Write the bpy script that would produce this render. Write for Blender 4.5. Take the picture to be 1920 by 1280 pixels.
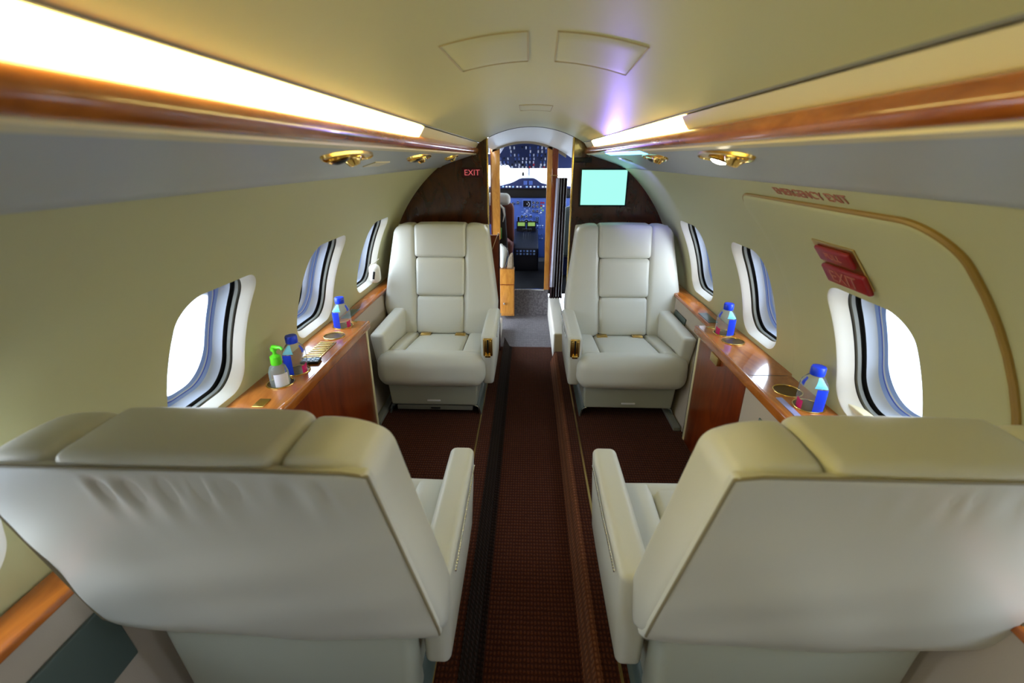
import bpy, bmesh, math, random
from mathutils import Vector, Matrix
random.seed(4)
for o in list(bpy.data.objects): bpy.data.objects.remove(o)
sc = bpy.context.scene
COL = sc.collection
PI = math.pi
R_ = math.radians
CAMZ = 1.35          # camera height above the aisle floor

# ------------------------------------------------------------------ camera
cam_d = bpy.data.cameras.new('camera')
cam = bpy.data.objects.new('camera', cam_d); COL.objects.link(cam)
cam_d.sensor_width = 36.0; cam_d.lens = 16.0
cam_d.clip_start = 0.02; cam_d.clip_end = 300
cam.location = (0, 0, CAMZ)
cam.rotation_euler = (R_(90 - 21.956), 0, R_(1.992))
cam_d.dof.use_dof = True
cam_d.dof.focus_distance = 2.3
cam_d.dof.aperture_fstop = 3.5
sc.camera = cam

# ------------------------------------------------------------------ exposure, daylight
sc.view_settings.view_transform = 'Standard'
sc.view_settings.look = 'None'
sc.view_settings.gamma = 1.0
sc.view_settings.use_curve_mapping = False
sc.view_settings.exposure = 0.85
w = bpy.data.worlds.new('overcast_sky'); sc.world = w; w.use_nodes = True
wn = w.node_tree.nodes; wl = w.node_tree.links
bg = wn['Background']
tc = wn.new('ShaderNodeTexCoord'); sx = wn.new('ShaderNodeSeparateXYZ'); rp = wn.new('ShaderNodeValToRGB')
wl.new(tc.outputs['Generated'], sx.inputs[0]); wl.new(sx.outputs['Z'], rp.inputs[0])
rp.color_ramp.elements[0].position = 0.0; rp.color_ramp.elements[0].color = (0.93, 0.97, 1.0, 1)
rp.color_ramp.elements[1].position = 0.6; rp.color_ramp.elements[1].color = (0.68, 0.82, 1.0, 1)
wl.new(rp.outputs[0], bg.inputs['Color'])
bg.inputs['Strength'].default_value = 7.0

# ------------------------------------------------------------------ materials
def S(r, g, b):
    f = lambda c: ((c/255)/12.92 if c/255 <= 0.04045 else (((c/255)+0.055)/1.055)**2.4)
    return (f(r), f(g), f(b), 1)

def mat(name, col, rough=0.5, metal=0.0, spec=0.5, coat=0.0, bump=None, em=None, ems=0.0, sheen=0.0):
    m = bpy.data.materials.new(name); m.use_nodes = True
    n = m.node_tree.nodes; l = m.node_tree.links; p = n['Principled BSDF']
    p.inputs['Base Color'].default_value = col
    p.inputs['Roughness'].default_value = rough
    p.inputs['Metallic'].default_value = metal
    p.inputs['Specular IOR Level'].default_value = spec
    p.inputs['Coat Weight'].default_value = coat
    p.inputs['Coat Roughness'].default_value = 0.06
    p.inputs['Sheen Weight'].default_value = sheen
    if em: p.inputs['Emission Color'].default_value = em; p.inputs['Emission Strength'].default_value = ems
    if bump:                       # (scale, strength, distance)
        t = n.new('ShaderNodeTexCoord'); no = n.new('ShaderNodeTexNoise'); b = n.new('ShaderNodeBump')
        no.inputs['Scale'].default_value = bump[0]; no.inputs['Detail'].default_value = 4
        b.inputs['Strength'].default_value = bump[1]; b.inputs['Distance'].default_value = bump[2]
        l.new(t.outputs['Object'], no.inputs['Vector']); l.new(no.outputs['Fac'], b.inputs['Height'])
        l.new(b.outputs[0], p.inputs['Normal'])
    return m

def wood(name, c1, c2, scale=(6, 1.2, 6), rough=0.22, coat=0.8):
    m = mat(name, c1, rough, coat=coat)
    n = m.node_tree.nodes; l = m.node_tree.links; p = n['Principled BSDF']; p.inputs['Coat Weight'].default_value = coat*0.7
    t = n.new('ShaderNodeTexCoord'); mp = n.new('ShaderNodeMapping'); no = n.new('ShaderNodeTexNoise')
    mp.inputs['Scale'].default_value = scale
    no.inputs['Scale'].default_value = 4; no.inputs['Detail'].default_value = 8; no.inputs['Distortion'].default_value = 1.2
    no.inputs['Roughness'].default_value = 0.65
    r = n.new('ShaderNodeValToRGB')
    r.color_ramp.elements[0].position = 0.32; r.color_ramp.elements[0].color = c1
    r.color_ramp.elements[1].position = 0.68; r.color_ramp.elements[1].color = c2
    l.new(t.outputs['Object'], mp.inputs[0]); l.new(mp.outputs[0], no.inputs['Vector'])
    l.new(no.outputs['Fac'], r.inputs[0]); l.new(r.outputs[0], p.inputs['Base Color'])
    return m

def carpet(name, c1, c2, cross=90, along=60):
    m = mat(name, c1, 0.95, spec=0.1, sheen=0.05)
    n = m.node_tree.nodes; l = m.node_tree.links; p = n['Principled BSDF']
    t = n.new('ShaderNodeTexCoord')
    w1 = n.new('ShaderNodeTexWave'); w1.bands_direction = 'X'; w1.inputs['Scale'].default_value = cross/6.28*2
    w1.inputs['Distortion'].default_value = 1.5; w1.inputs['Detail Scale'].default_value = 6
    w2 = n.new('ShaderNodeTexWave'); w2.bands_direction = 'Y'; w2.inputs['Scale'].default_value = along/6.28*2
    w2.inputs['Distortion'].default_value = 2.5; w2.inputs['Detail Scale'].default_value = 5
    no = n.new('ShaderNodeTexNoise'); no.inputs['Scale'].default_value = 220
    l.new(t.outputs['Object'], w1.inputs[0]); l.new(t.outputs['Object'], w2.inputs[0]); l.new(t.outputs['Object'], no.inputs[0])
    mu = n.new('ShaderNodeMath'); mu.operation = 'MULTIPLY'; l.new(w1.outputs['Fac'], mu.inputs[0]); l.new(w2.outputs['Fac'], mu.inputs[1])
    ad = n.new('ShaderNodeMath'); ad.operation = 'MULTIPLY_ADD'; l.new(no.outputs['Fac'], ad.inputs[0]); ad.inputs[1].default_value = 0.5
    l.new(mu.outputs[0], ad.inputs[2])
    r = n.new('ShaderNodeValToRGB'); r.color_ramp.elements[0].position = 0.15; r.color_ramp.elements[0].color = c1
    r.color_ramp.elements[1].position = 1.0; r.color_ramp.elements[1].color = c2
    l.new(ad.outputs[0], r.inputs[0]); l.new(r.outputs[0], p.inputs['Base Color'])
    b = n.new('ShaderNodeBump'); b.inputs['Strength'].default_value = 0.7; b.inputs['Distance'].default_value = 0.003
    l.new(ad.outputs[0], b.inputs['Height']); l.new(b.outputs[0], p.inputs['Normal'])
    return m

def clear(name, tint, gloss=0.12, rough=0.03, milky=0.0):
    m = bpy.data.materials.new(name); m.use_nodes = True
    n = m.node_tree.nodes; l = m.node_tree.links; n.clear()
    o = n.new('ShaderNodeOutputMaterial'); t = n.new('ShaderNodeBsdfTransparent'); g = n.new('ShaderNodeBsdfGlossy')
    f = n.new('ShaderNodeLayerWeight'); f.inputs['Blend'].default_value = gloss
    t.inputs[0].default_value = tint; g.inputs['Roughness'].default_value = rough
    mx = n.new('ShaderNodeMixShader'); l.new(f.outputs['Fresnel'], mx.inputs[0]); l.new(t.outputs[0], mx.inputs[1]); l.new(g.outputs[0], mx.inputs[2])
    if milky:
        d = n.new('ShaderNodeBsdfDiffuse'); d.inputs[0].default_value = tint; m2 = n.new('ShaderNodeMixShader'); m2.inputs[0].default_value = milky
        l.new(mx.outputs[0], m2.inputs[1]); l.new(d.outputs[0], m2.inputs[2]); mx = m2
    l.new(mx.outputs[0], o.inputs[0])
    return m

def emis(name, col, st):
    return mat(name, (0.02, 0.02, 0.02, 1), 0.3, em=col, ems=st)

M_WALL = mat('cream_liner', S(188, 185, 142), 0.55, bump=(260, 0.12, 0.001))
M_CEIL = mat('cream_headliner', S(196, 195, 152), 0.42, bump=(160, 0.10, 0.001))
M_PSU = mat('satin_panel', S(176, 180, 182), 0.35)
M_CREAM = mat('cream_trim', S(222, 208, 168), 0.35)
M_WHITE = mat('white_plastic', S(236, 232, 222), 0.35)
M_WOOD = wood('honey_veneer', S(140, 70, 20), S(196, 116, 46), (3, 0.8, 3))
M_WOODD = wood('burl_veneer', S(44, 18, 6), S(78, 36, 14), (3, 3, 1.2), 0.2, 0.4)
M_WOODR = wood('red_veneer', S(92, 28, 4), S(136, 56, 12), (3, 3, 0.8), 0.3, 0.3)
M_WOODY = wood('golden_veneer', S(176, 108, 38), S(214, 150, 66), (6, 6, 1.5), 0.3)
M_RAIL = wood('rail_veneer', S(140, 66, 14), S(200, 112, 34), (5, 0.6, 5), 0.2)
M_GOLD = mat('gold_metal', (0.78, 0.52, 0.16, 1), 0.2, metal=1.0)
M_BRASS = mat('brass_metal', (0.6, 0.42, 0.16, 1), 0.32, metal=1.0)
M_WELL = mat('dark_bronze_well', (0.16, 0.10, 0.04, 1), 0.4, metal=0.8)
M_CHROME = mat('chrome_metal', (0.75, 0.75, 0.75, 1), 0.18, metal=1.0)
M_CARPET = carpet('brown_carpet', S(48, 20, 8), S(86, 42, 20))
M_CARPET2 = carpet('daylit_ribbed_carpet', S(82, 78, 82), S(150, 146, 150), 120, 40)  # lighter grey paints the entry daylight into the vestibule floor
M_DARK = mat('dark_rubber', S(22, 22, 24), 0.6)
M_GREY = mat('grey_track', S(120, 120, 112), 0.45)
M_PALE = mat('pale_blue_reveal', S(198, 208, 226), 0.4)
M_BLUE = mat('blue_reflection_tint', S(64, 92, 214), 0.3)  # blue puts reflections and lens fringing into the window ring colour
M_LBLUE = mat('light_blue_reflection_tint', S(138, 168, 236), 0.3)  # paler tint for the same painted reflections
M_SHADE = mat('shade_slot', S(96, 92, 84), 0.6)
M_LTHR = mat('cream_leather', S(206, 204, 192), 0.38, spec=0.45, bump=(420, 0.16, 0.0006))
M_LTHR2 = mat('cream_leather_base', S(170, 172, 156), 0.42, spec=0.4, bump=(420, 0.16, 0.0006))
M_SEAM = mat('seam_piping', S(140, 130, 104), 0.5)
M_SEAMD = mat('dark_seam', S(70, 64, 50), 0.6)
M_FABRIC = mat('taupe_wall_fabric', S(186, 174, 160), 0.9, spec=0.1, bump=(500, 0.5, 0.001))
M_TEAL = mat('teal_grey_plastic', S(84, 98, 94), 0.4)
M_GLASS = clear('window_glass', (0.96, 0.98, 1.0, 1), 0.1)
M_PET = clear('clear_bottle', (0.93, 0.96, 0.98, 1), 0.10, 0.03, 0.07)
M_GEL = clear('clear_sanitizer', (0.84, 0.90, 0.84, 1), 0.15, 0.03, 0.14)
M_COVE = emis('lit_cove_lens', (1.0, 0.84, 0.27, 1), 12.0)
M_BULB = emis('lit_bulb', (1.0, 0.86, 0.6, 1), 30.0)
M_CYAN = emis('glowing_cyan_blue', (0.10, 0.45, 1.0, 1), 4.0)
M_SCREEN = emis('cyan_screen', (0.36, 1.0, 0.80, 1), 0.62)
M_RED = mat('red_sign', S(140, 18, 30), 0.35)
M_MAROON = mat('maroon_sign', S(60, 8, 14), 0.35)
M_PINK = mat('pink_lettering', S(236, 130, 140), 0.5, em=S(236, 90, 110), ems=0.25)
M_LETTER = mat('dusty_red_lettering', S(176, 110, 96), 0.6)
M_BCAP = mat('blue_cap', S(16, 60, 220), 0.35)
M_BLABEL = mat('blue_label', S(30, 70, 235), 0.3)
M_MAG = mat('magenta_label', S(205, 20, 110), 0.35)
M_WLABEL = mat('white_label', S(226, 226, 232), 0.5)
M_LAQUA = mat('aqua_highlight', S(120, 205, 225), 0.35)
M_GREEN = mat('lime_pump', S(90, 200, 30), 0.35)
M_BLACK = mat('black_plastic', S(18, 18, 20), 0.4)
M_NAVY = mat('daylit_blue_panel', S(70, 98, 176), 0.5)  # bluish daylight is mixed into the instrument panel's base colour
M_NAVYD = mat('dark_navy_panel', S(30, 42, 90), 0.5)
M_GBEZEL = mat('grey_blue_bezel', S(92, 120, 190), 0.45)
M_GFACE = mat('black_dial', S(10, 12, 24), 0.3)
M_MARK = mat('white_marking', S(226, 232, 245), 0.5)
M_SCRG = emis('green_display', (0.45, 0.8, 0.2, 1), 0.3)
M_REDB = mat('red_button', S(190, 40, 50), 0.4)
M_CURT = mat('dark_brown_curtain', S(44, 28, 28), 0.7, spec=0.25)
M_CURTL = mat('pale_curtain_lining', S(188, 186, 204), 0.6)
M_SEATB = mat('brown_seat_cover', S(96, 46, 34), 0.7)
M_SHEEP = mat('pale_sheepskin', S(206, 206, 200), 0.9)
M_DKCLOTH = mat('dark_cloth', S(30, 26, 26), 0.8)
M_GCLOTH = mat('green_cloth', S(70, 120, 30), 0.8)
M_CAMO = mat('patterned_cloth', S(140, 116, 92), 0.9)
M_GROUND = mat('concrete_apron', S(200, 202, 206), 0.9)
M_SKIN = mat('white_aircraft_paint', S(238, 240, 244), 0.3)
M_EDGE = mat('panel_edge', S(172, 156, 116), 0.5)
M_PED = mat('black_pedestal', S(14, 18, 34), 0.5)
M_BTN = mat('pale_blue_button', S(150, 190, 245), 0.4)
def camo():
    n = M_CAMO.node_tree.nodes; l = M_CAMO.node_tree.links
    v = n.new('ShaderNodeTexVoronoi'); v.inputs['Scale'].default_value = 40
    r = n.new('ShaderNodeValToRGB'); r.color_ramp.elements[0].color = S(70, 50, 40); r.color_ramp.elements[1].color = S(210, 190, 160)
    l.new(v.outputs['Color'], r.inputs[0]); l.new(r.outputs[0], n['Principled BSDF'].inputs['Base Color'])
camo()

# ------------------------------------------------------------------ mesh helpers
def nodes(lo, hi, r, k, n):
    """grid lines along one side of a rounded box"""
    a = [lo + r*(1-math.cos(i/k*PI/4*1.0))*0 + r*i/k for i in range(k)]
    m = [lo + r + (hi-lo-2*r)*i/n for i in range(n+1)]
    b = [hi - r + r*(i+1)/k for i in range(k)]
    return a + m + b

class G:
    def __init__(s): s.v = []; s.f = []
    def add(s, vs, fs):
        o = len(s.v); s.v += [tuple(p) for p in vs]; s.f += [tuple(i+o for i in f) for f in fs]; return s
    def rbox(s, h, r=0.01, puff=(0, 0, 0), n=6, k=3, fn=None, c=(0, 0, 0), m=None):
        """rounded, optionally puffed box with half sizes h; fn maps unit coords (u,v,w) plus metric p to a point"""
        r = min(r, h[0]*0.98, h[1]*0.98, h[2]*0.98)
        L = [nodes(-h[a], h[a], r, k, n if isinstance(n, int) else n[a]) for a in range(3)]
        key = {}; vs = []; fs = []
        def vid(p):
            q = (round(p[0], 6), round(p[1], 6), round(p[2], 6))
            if q in key: return key[q]
            inn = [max(-(h[i]-r), min(h[i]-r, p[i])) for i in range(3)]
            d = [p[i]-inn[i] for i in range(3)]; ln = math.sqrt(sum(x*x for x in d)) or 1
            o = [inn[i]+d[i]/ln*r for i in range(3)]
            u = [o[i]/h[i] for i in range(3)]
            for a in range(3):
                if puff[a]:
                    b, e = (a+1) % 3, (a+2) % 3
                    o[a] += puff[a]*u[a]*(1-u[b]**2)**0.6*(1-u[e]**2)**0.6 if abs(u[b]) < 1 and abs(u[e]) < 1 else 0
            u = [o[i]/h[i] for i in range(3)]
            if fn: o = fn(*u)
            else:
                if m is not None: o = m @ Vector(o)
                o = [o[i]+c[i] for i in range(3)]
            key[q] = len(vs); vs.append(tuple(o)); return key[q]
        for a in range(3):
            b, e = (a+1) % 3, (a+2) % 3
            for sg in (-1, 1):
                for i in range(len(L[b])-1):
                    for j in range(len(L[e])-1):
                        q = []
                        for (ii, jj) in ((i, j), (i+1, j), (i+1, j+1), (i, j+1)):
                            p = [0, 0, 0]; p[a] = sg*h[a]; p[b] = L[b][ii]; p[e] = L[e][jj]; q.append(vid(p))
                        if len(set(q)) > 2: fs.append(tuple(q) if sg > 0 else tuple(reversed(q)))
        return s.add(vs, fs)
    def box(s, x0, x1, y0, y1, z0, z1, r=0.0, m=None):
        c = ((x0+x1)/2, (y0+y1)/2, (z0+z1)/2); h = (abs(x1-x0)/2, abs(y1-y0)/2, abs(z1-z0)/2)
        if r > 0: return s.rbox(h, r, n=1, k=2, c=c, m=m)
        vs = [Vector((h[0]*i, h[1]*j, h[2]*l)) for i in (-1, 1) for j in (-1, 1) for l in (-1, 1)]
        if m is not None: vs = [m @ v for v in vs]
        vs = [(v[0]+c[0], v[1]+c[1], v[2]+c[2]) for v in vs]
        return s.add(vs, [(0, 1, 3, 2), (4, 6, 7, 5), (0, 4, 5, 1), (2, 3, 7, 6), (0, 2, 6, 4), (1, 5, 7, 3)])
    def hexa(s, p8, r=0.01, puff=(0, 0, 0), n=6, k=3):
        """rounded box through 8 corners ordered x(-,+) y(-,+) z(-,+)"""
        P = [Vector(p) for p in p8]
        d = lambda a, b: (P[a]-P[b]).length/2
        h = (d(0, 4), d(0, 2), d(0, 1))
        def fn(u, v, w):
            a, b, c = (u+1)/2, (v+1)/2, (w+1)/2; o = Vector((0, 0, 0))
            for i in (0, 1):
                for j in (0, 1):
                    for l in (0, 1):
                        o += P[i*4+j*2+l]*((a if i else 1-a)*(b if j else 1-b)*(c if l else 1-c))
            return tuple(o)
        return s.rbox(h, r, puff, n, k, fn)
    def tube(s, pts, r, seg=8, closed=False):
        P = [Vector(p) for p in pts]; N = len(P); vs = []; fs = []; up = None
        for i in range(N):
            a = P[(i-1) % N] if (closed or i > 0) else P[i]; b = P[(i+1) % N] if (closed or i < N-1) else P[i]
            t = (b-a).normalized()
            if up is None: up = Vector((0, 0, 1)) if abs(t.z) < 0.9 else Vector((1, 0, 0))
            x = t.cross(up).normalized(); y = x.cross(t).normalized(); up = y
            rr = r[i] if isinstance(r, (list, tuple)) else r
            for j in range(seg):
                an = 2*PI*j/seg; vs.append(P[i]+x*math.cos(an)*rr+y*math.sin(an)*rr)
        for i in range(N if closed else N-1):
            for j in range(seg):
                a = i*seg+j; b = i*seg+(j+1) % seg; c = ((i+1) % N)*seg+(j+1) % seg; d = ((i+1) % N)*seg+j
                fs.append((a, b, c, d))
        if not closed:
            fs.append(tuple(range(seg))[::-1]); fs.append(tuple((N-1)*seg+j for j in range(seg)))
        return s.add(vs, fs)
    def lathe(s, prof, c=(0, 0, 0), seg=24, m=None, sq=None):
        """profile [(radius,z)]; sq: exponent list for squarish sections"""
        vs = []; fs = []
        for i, (r, z) in enumerate(prof):
            for j in range(seg):
                a = 2*PI*j/seg; x, y = math.cos(a), math.sin(a)
                if sq and sq[i] > 2:
                    e = sq[i]; q = (abs(x)**e+abs(y)**e)**(-1/e); x *= q; y *= q
                v = Vector((x*r, y*r, z))
                if m is not None: v = m @ v
                vs.append((v[0]+c[0], v[1]+c[1], v[2]+c[2]))
        for i in range(len(prof)-1):
            for j in range(seg):
                fs.append((i*seg+j, i*seg+(j+1) % seg, (i+1)*seg+(j+1) % seg, (i+1)*seg+j))
        if prof[0][0] > 1e-6: fs.append(tuple(range(seg))[::-1])
        if prof[-1][0] > 1e-6: fs.append(tuple((len(prof)-1)*seg+j for j in range(seg)))
        return s.add(vs, fs)
    def extrude_y(s, prof, y0, y1, closed=True, n=1, caps=True):
        """profile [(x,z)] swept along y"""
        k = len(prof); vs = []; fs = []
        for i in range(n+1):
            y = y0+(y1-y0)*i/n
            vs += [(x, y, z) for x, z in prof]
        for i in range(n):
            for j in range(k if closed else k-1):
                fs.append((i*k+j, i*k+(j+1) % k, (i+1)*k+(j+1) % k, (i+1)*k+j))
        if closed and caps: fs.append(tuple(range(k))[::-1]); fs.append(tuple(n*k+j for j in range(k)))
        return s.add(vs, fs)
    def prism(s, pts, off):
        """polygon of 3-D points given thickness by the vector off"""
        k = len(pts); o = Vector(off)
        vs = [Vector(p) for p in pts]+[Vector(p)+o for p in pts]
        fs = [tuple(range(k))[::-1], tuple(range(k, 2*k))]+[(j, (j+1) % k, (j+1) % k+k, j+k) for j in range(k)]
        return s.add(vs, fs)
    def build(s, name, m, parent=None, smooth=True, weld=True, loc=None, angle=40):
        me = bpy.data.meshes.new(name)
        vs = s.v
        if loc is not None: vs = [(p[0]-loc[0], p[1]-loc[1], p[2]-loc[2]) for p in vs]
        me.from_pydata([tuple(p) for p in vs], [], s.f)
        bm = bmesh.new(); bm.from_mesh(me)
        if weld: bmesh.ops.remove_doubles(bm, verts=bm.verts, dist=1e-5)
        bmesh.ops.recalc_face_normals(bm, faces=bm.faces)
        if smooth:
            for f in bm.faces: f.smooth = True
            for e in bm.edges:
                if len(e.link_faces) == 2 and e.calc_face_angle(0) > R_(angle): e.smooth = False
        bm.to_mesh(me); bm.free()
        me.materials.append(m)
        o = bpy.data.objects.new(name, me); COL.objects.link(o)
        if parent is not None: o.parent = parent
        if loc is not None: o.location = loc
        return o

def thing(name, label, cat, loc=(0, 0, 0), rotz=0, group=None):
    o = bpy.data.objects.new(name, None); COL.objects.link(o); o.empty_display_size = 0.1
    o.location = loc; o.rotation_euler = (0, 0, rotz); tag(o, label, cat, group); return o
def tag(o, label=None, cat=None, group=None, kind=None):
    if label: o['label'] = label
    if cat: o['category'] = cat
    if group: o['group'] = group
    if kind: o['kind'] = kind
    return o
def struct(name, loc=None):
    o = bpy.data.objects.new(name, None); COL.objects.link(o); o['kind'] = 'structure'; o.empty_display_size = 0.1
    if loc: o.location = loc
    return o
def text_mesh(name, body, size, m, mw, parent=None, depth=0.0006):
    cu = bpy.data.curves.new(name, 'FONT'); cu.body = body; cu.size = size; cu.extrude = depth
    cu.align_x = 'CENTER'; cu.align_y = 'CENTER'
    t = bpy.data.objects.new(name+'_tmp', cu); COL.objects.link(t)
    bpy.context.view_layer.update()
    dg = bpy.context.evaluated_depsgraph_get()
    me = bpy.data.meshes.new_from_object(t.evaluated_get(dg))
    bpy.data.objects.remove(t)
    me.materials.clear(); me.materials.append(m)
    me.transform(mw)
    o = bpy.data.objects.new(name, me); COL.objects.link(o)
    if parent is not None: o.parent = parent
    return o
def frame(o, x, y):
    """matrix: local x -> x, local y -> y, origin o"""
    x = Vector(x).normalized(); y = Vector(y); y = (y-x*y.dot(x)).normalized(); z = x.cross(y)
    mm = Matrix((x, y, z)).transposed().to_4x4(); mm.translation = Vector(o); return mm

# ------------------------------------------------------------------ cabin section
XC = 0.012
CYX, CYZ, CR = 0.01, CAMZ-0.785, 0.922     # liner circle
def cp(s, y, a, r=CR):
    """point on the liner: side s (-1 left, +1 right), station y, angle a degrees above the centre, radius r"""
    return (CYX+s*r*math.cos(R_(a)), y, CYZ+r*math.sin(R_(a)))
A_TOP = 53.2
A_BOT = -40.0
Y_REAR, Y_PART, Y_DIV = -2.1, 2.95, 4.0

def rrect(y0, y1, z0, z1, r, K=16):
    """rounded rectangle, 4K points, each side from corner middle to corner middle, so point i*K is a corner"""
    def side_pts(p0, p1, c0, c1, a0):
        out = []
        q = K//4
        for i in range(K):
            if i < q: a = a0+PI/4+PI/4*i/q; out.append((c0[0]+r*math.cos(a), c0[1]+r*math.sin(a)))
            elif i <= K-q: t = (i-q)/(K-2*q); out.append((p0[0]+(p1[0]-p0[0])*t, p0[1]+(p1[1]-p0[1])*t))
            else: a = a0+PI/2+PI/4*(i-K+q)/q; out.append((c1[0]+r*math.cos(a), c1[1]+r*math.sin(a)))
        return out
    r = max(r, 1e-6)
    P = []
    P += side_pts((y0+r, z0), (y1-r, z0), (y0+r, z0+r), (y1-r, z0+r), PI)           # bottom, forwards
    P += side_pts((y1, z0+r), (y1, z1-r), (y1-r, z0+r), (y1-r, z1-r), 1.5*PI)
    P += side_pts((y1-r, z1), (y0+r, z1), (y1-r, z1-r), (y0+r, z1-r), 0)
    P += side_pts((y0, z1-r), (y0, z0+r), (y0+r, z1-r), (y0+r, z0+r), 0.5*PI)
    return P
KK = 28
DEG = CR*PI/180      # metres of arc per degree
def hole_patch(g, y0, y1, a0, a1, hole, put, rings=5):
    """patch [y0,y1]x[a0,a1] (arc metres) with a hole contour"""
    out = rrect(y0, y1, a0, a1, 0, KK)
    # uniform outer points per side
    out = []
    for (p, q) in (((y0, a0), (y1, a0)), ((y1, a0), (y1, a1)), ((y1, a1), (y0, a1)), ((y0, a1), (y0, a0))):
        out += [(p[0]+(q[0]-p[0])*i/KK, p[1]+(q[1]-p[1])*i/KK) for i in range(KK)]
    N = len(out); vs = []; fs = []
    for k in range(rings+1):
        t = k/rings
        for i in range(N):
            vs.append(put(hole[i][0]*(1-t)+out[i][0]*t, hole[i][1]*(1-t)+out[i][1]*t))
    for k in range(rings):
        for i in range(N): fs.append((k*N+i, k*N+(i+1) % N, (k+1)*N+(i+1) % N, (k+1)*N+i))
    g.add(vs, fs)
def grid_patch(g, y0, y1, a0, a1, put, ny=KK, na=KK):
    vs = [put(y0+(y1-y0)*i/ny, a0+(a1-a0)*j/na) for i in range(ny+1) for j in range(na+1)]
    g.add(vs, [(i*(na+1)+j, (i+1)*(na+1)+j, (i+1)*(na+1)+j+1, i*(na+1)+j+1) for i in range(ny) for j in range(na)])

WIN_L = [(-1.74, -1.41), (-1.07, -0.74), (-0.40, -0.07), (0.24, 0.572), (0.955, 1.285), (1.635, 1.985), (2.30, 2.62)]
WIN_R = [(-1.76, -1.43), (-1.09, -0.76), (-0.42, -0.09), (0.25, 0.58), (0.915, 1.22), (1.585, 1.87), (2.205, 2.525)]
WA0, WA1 = 6.5, 31.6
WRAD = 0.075
def wput(s, r=CR): return lambda y, a: cp(s, y, a/DEG, r)
def side_wall(s, wins, name):
    g = G(); put = wput(s); y = Y_REAR
    a = [A_BOT*DEG, 0*DEG, 38*DEG, A_TOP*DEG]
    def col(y0, y1, n):
        for k in (0, 1, 2): grid_patch(g, y0, y1, a[k], a[k+1], put, n, KK)
    for (y0, y1) in wins:
        col(y, y0-0.06, 4)
        grid_patch(g, y0-0.06, y1+0.06, a[0], a[1], put); grid_patch(g, y0-0.06, y1+0.06, a[2], a[3], put)
        hole_patch(g, y0-0.06, y1+0.06, a[1], a[2], rrect(y0, y1, WA0*DEG, WA1*DEG, WRAD, KK), put)
        y = y1+0.06
    col(y, Y_PART, 4)
    o = g.build(name, M_WALL); o['kind'] = 'structure'; return o
side_wall(-1, WIN_L, 'wall_left'); side_wall(1, WIN_R, 'wall_right')

def ring_strip(g, s, y0, y1, segs, base=0.0):
    """segs: list of (radial offset, inset) contour after contour"""
    cs = []
    for (dr, ins) in segs:
        c = rrect(y0+ins, y1-ins, WA0*DEG+ins, WA1*DEG-ins, WRAD+ins*0.5, KK)
        cs.append([cp(s, y, a/DEG, CR+base+dr) for y, a in c])
    N = len(cs[0]); vs = [p for c in cs for p in c]; fs = []
    for k in range(len(cs)-1):
        for i in range(N): fs.append((k*N+i, k*N+(i+1) % N, (k+1)*N+(i+1) % N, (k+1)*N+i))
    g.add(vs, fs)
wi = 0
def window(s, y0, y1, base=0.0):
    global wi; wi += 1
    root = struct('window_%d' % wi, cp(s, (y0+y1)/2, 19, CR+0.04)); L = root.location
    def part(name, m, segs, b=0.0):
        g = G(); ring_strip(g, s, y0, y1, segs, b); o = g.build(name, m, root, loc=None)
        o.data.transform(Matrix.Translation(-L)); return o
    part('reveal', M_WHITE, [(base, 0), (base+0.002, 0.002), (0.008, 0.006), (0.028, 0.017)])
    part('shade_slot', M_SHADE, [(0.028, 0.017), (0.030, 0.008), (0.034, 0.008), (0.034, 0.014)])
    part('shade_track', M_GREY, [(0.034, 0.014), (0.036, 0.018), (0.045, 0.019), (0.045, 0.010)])
    part('inner_seal', M_DARK, [(0.045, 0.010), (0.056, 0.010), (0.057, 0.022)])
    part('outer_reveal', M_PALE, [(0.057, 0.022), (0.062, 0.024), (0.074, 0.028), (0.081, 0.032)])
    part('seal_ring', M_LBLUE, [(0.081, 0.032), (0.084, 0.036), (0.086, 0.038)])
    part('retainer_ring', M_BLUE, [(0.086, 0.038), (0.087, 0.0405)])
    part('outer_seal', M_PALE, [(0.087, 0.0405), (0.089, 0.043)])
    part('outer_frame', M_LBLUE, [(0.089, 0.043), (0.092, 0.048), (0.094, 0.050)])
    g = G(); c = rrect(y0+0.050, y1-0.050, WA0*DEG+0.050, WA1*DEG-0.050, WRAD+0.025, KK)
    N = len(c); my = (y0+y1)/2; ma = (WA0+WA1)/2*DEG; vs = []; fs = []
    for k in range(5):
        t = k/5
        vs += [cp(s, y*(1-t)+my*t, (a*(1-t)+ma*t)/DEG, CR+0.094) for y, a in c]
    vs.append(cp(s, my, ma/DEG, CR+0.094))
    for k in range(4):
        for i in range(N): fs.append((k*N+i, k*N+(i+1) % N, (k+1)*N+(i+1) % N, (k+1)*N+i))
    for i in range(N): fs.append((4*N+i, 4*N+(i+1) % N, 5*N))
    g.add(vs, fs); o = g.build('pane', M_GLASS, root); o.data.transform(Matrix.Translation(-L))
    return root
for (a, b) in WIN_L: window(-1, a, b)
for i, (a, b) in enumerate(WIN_R):
    wr = window(1, a, b, -0.010 if i == 4 else 0.0)
    if i == 4: WR1 = wr

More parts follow.
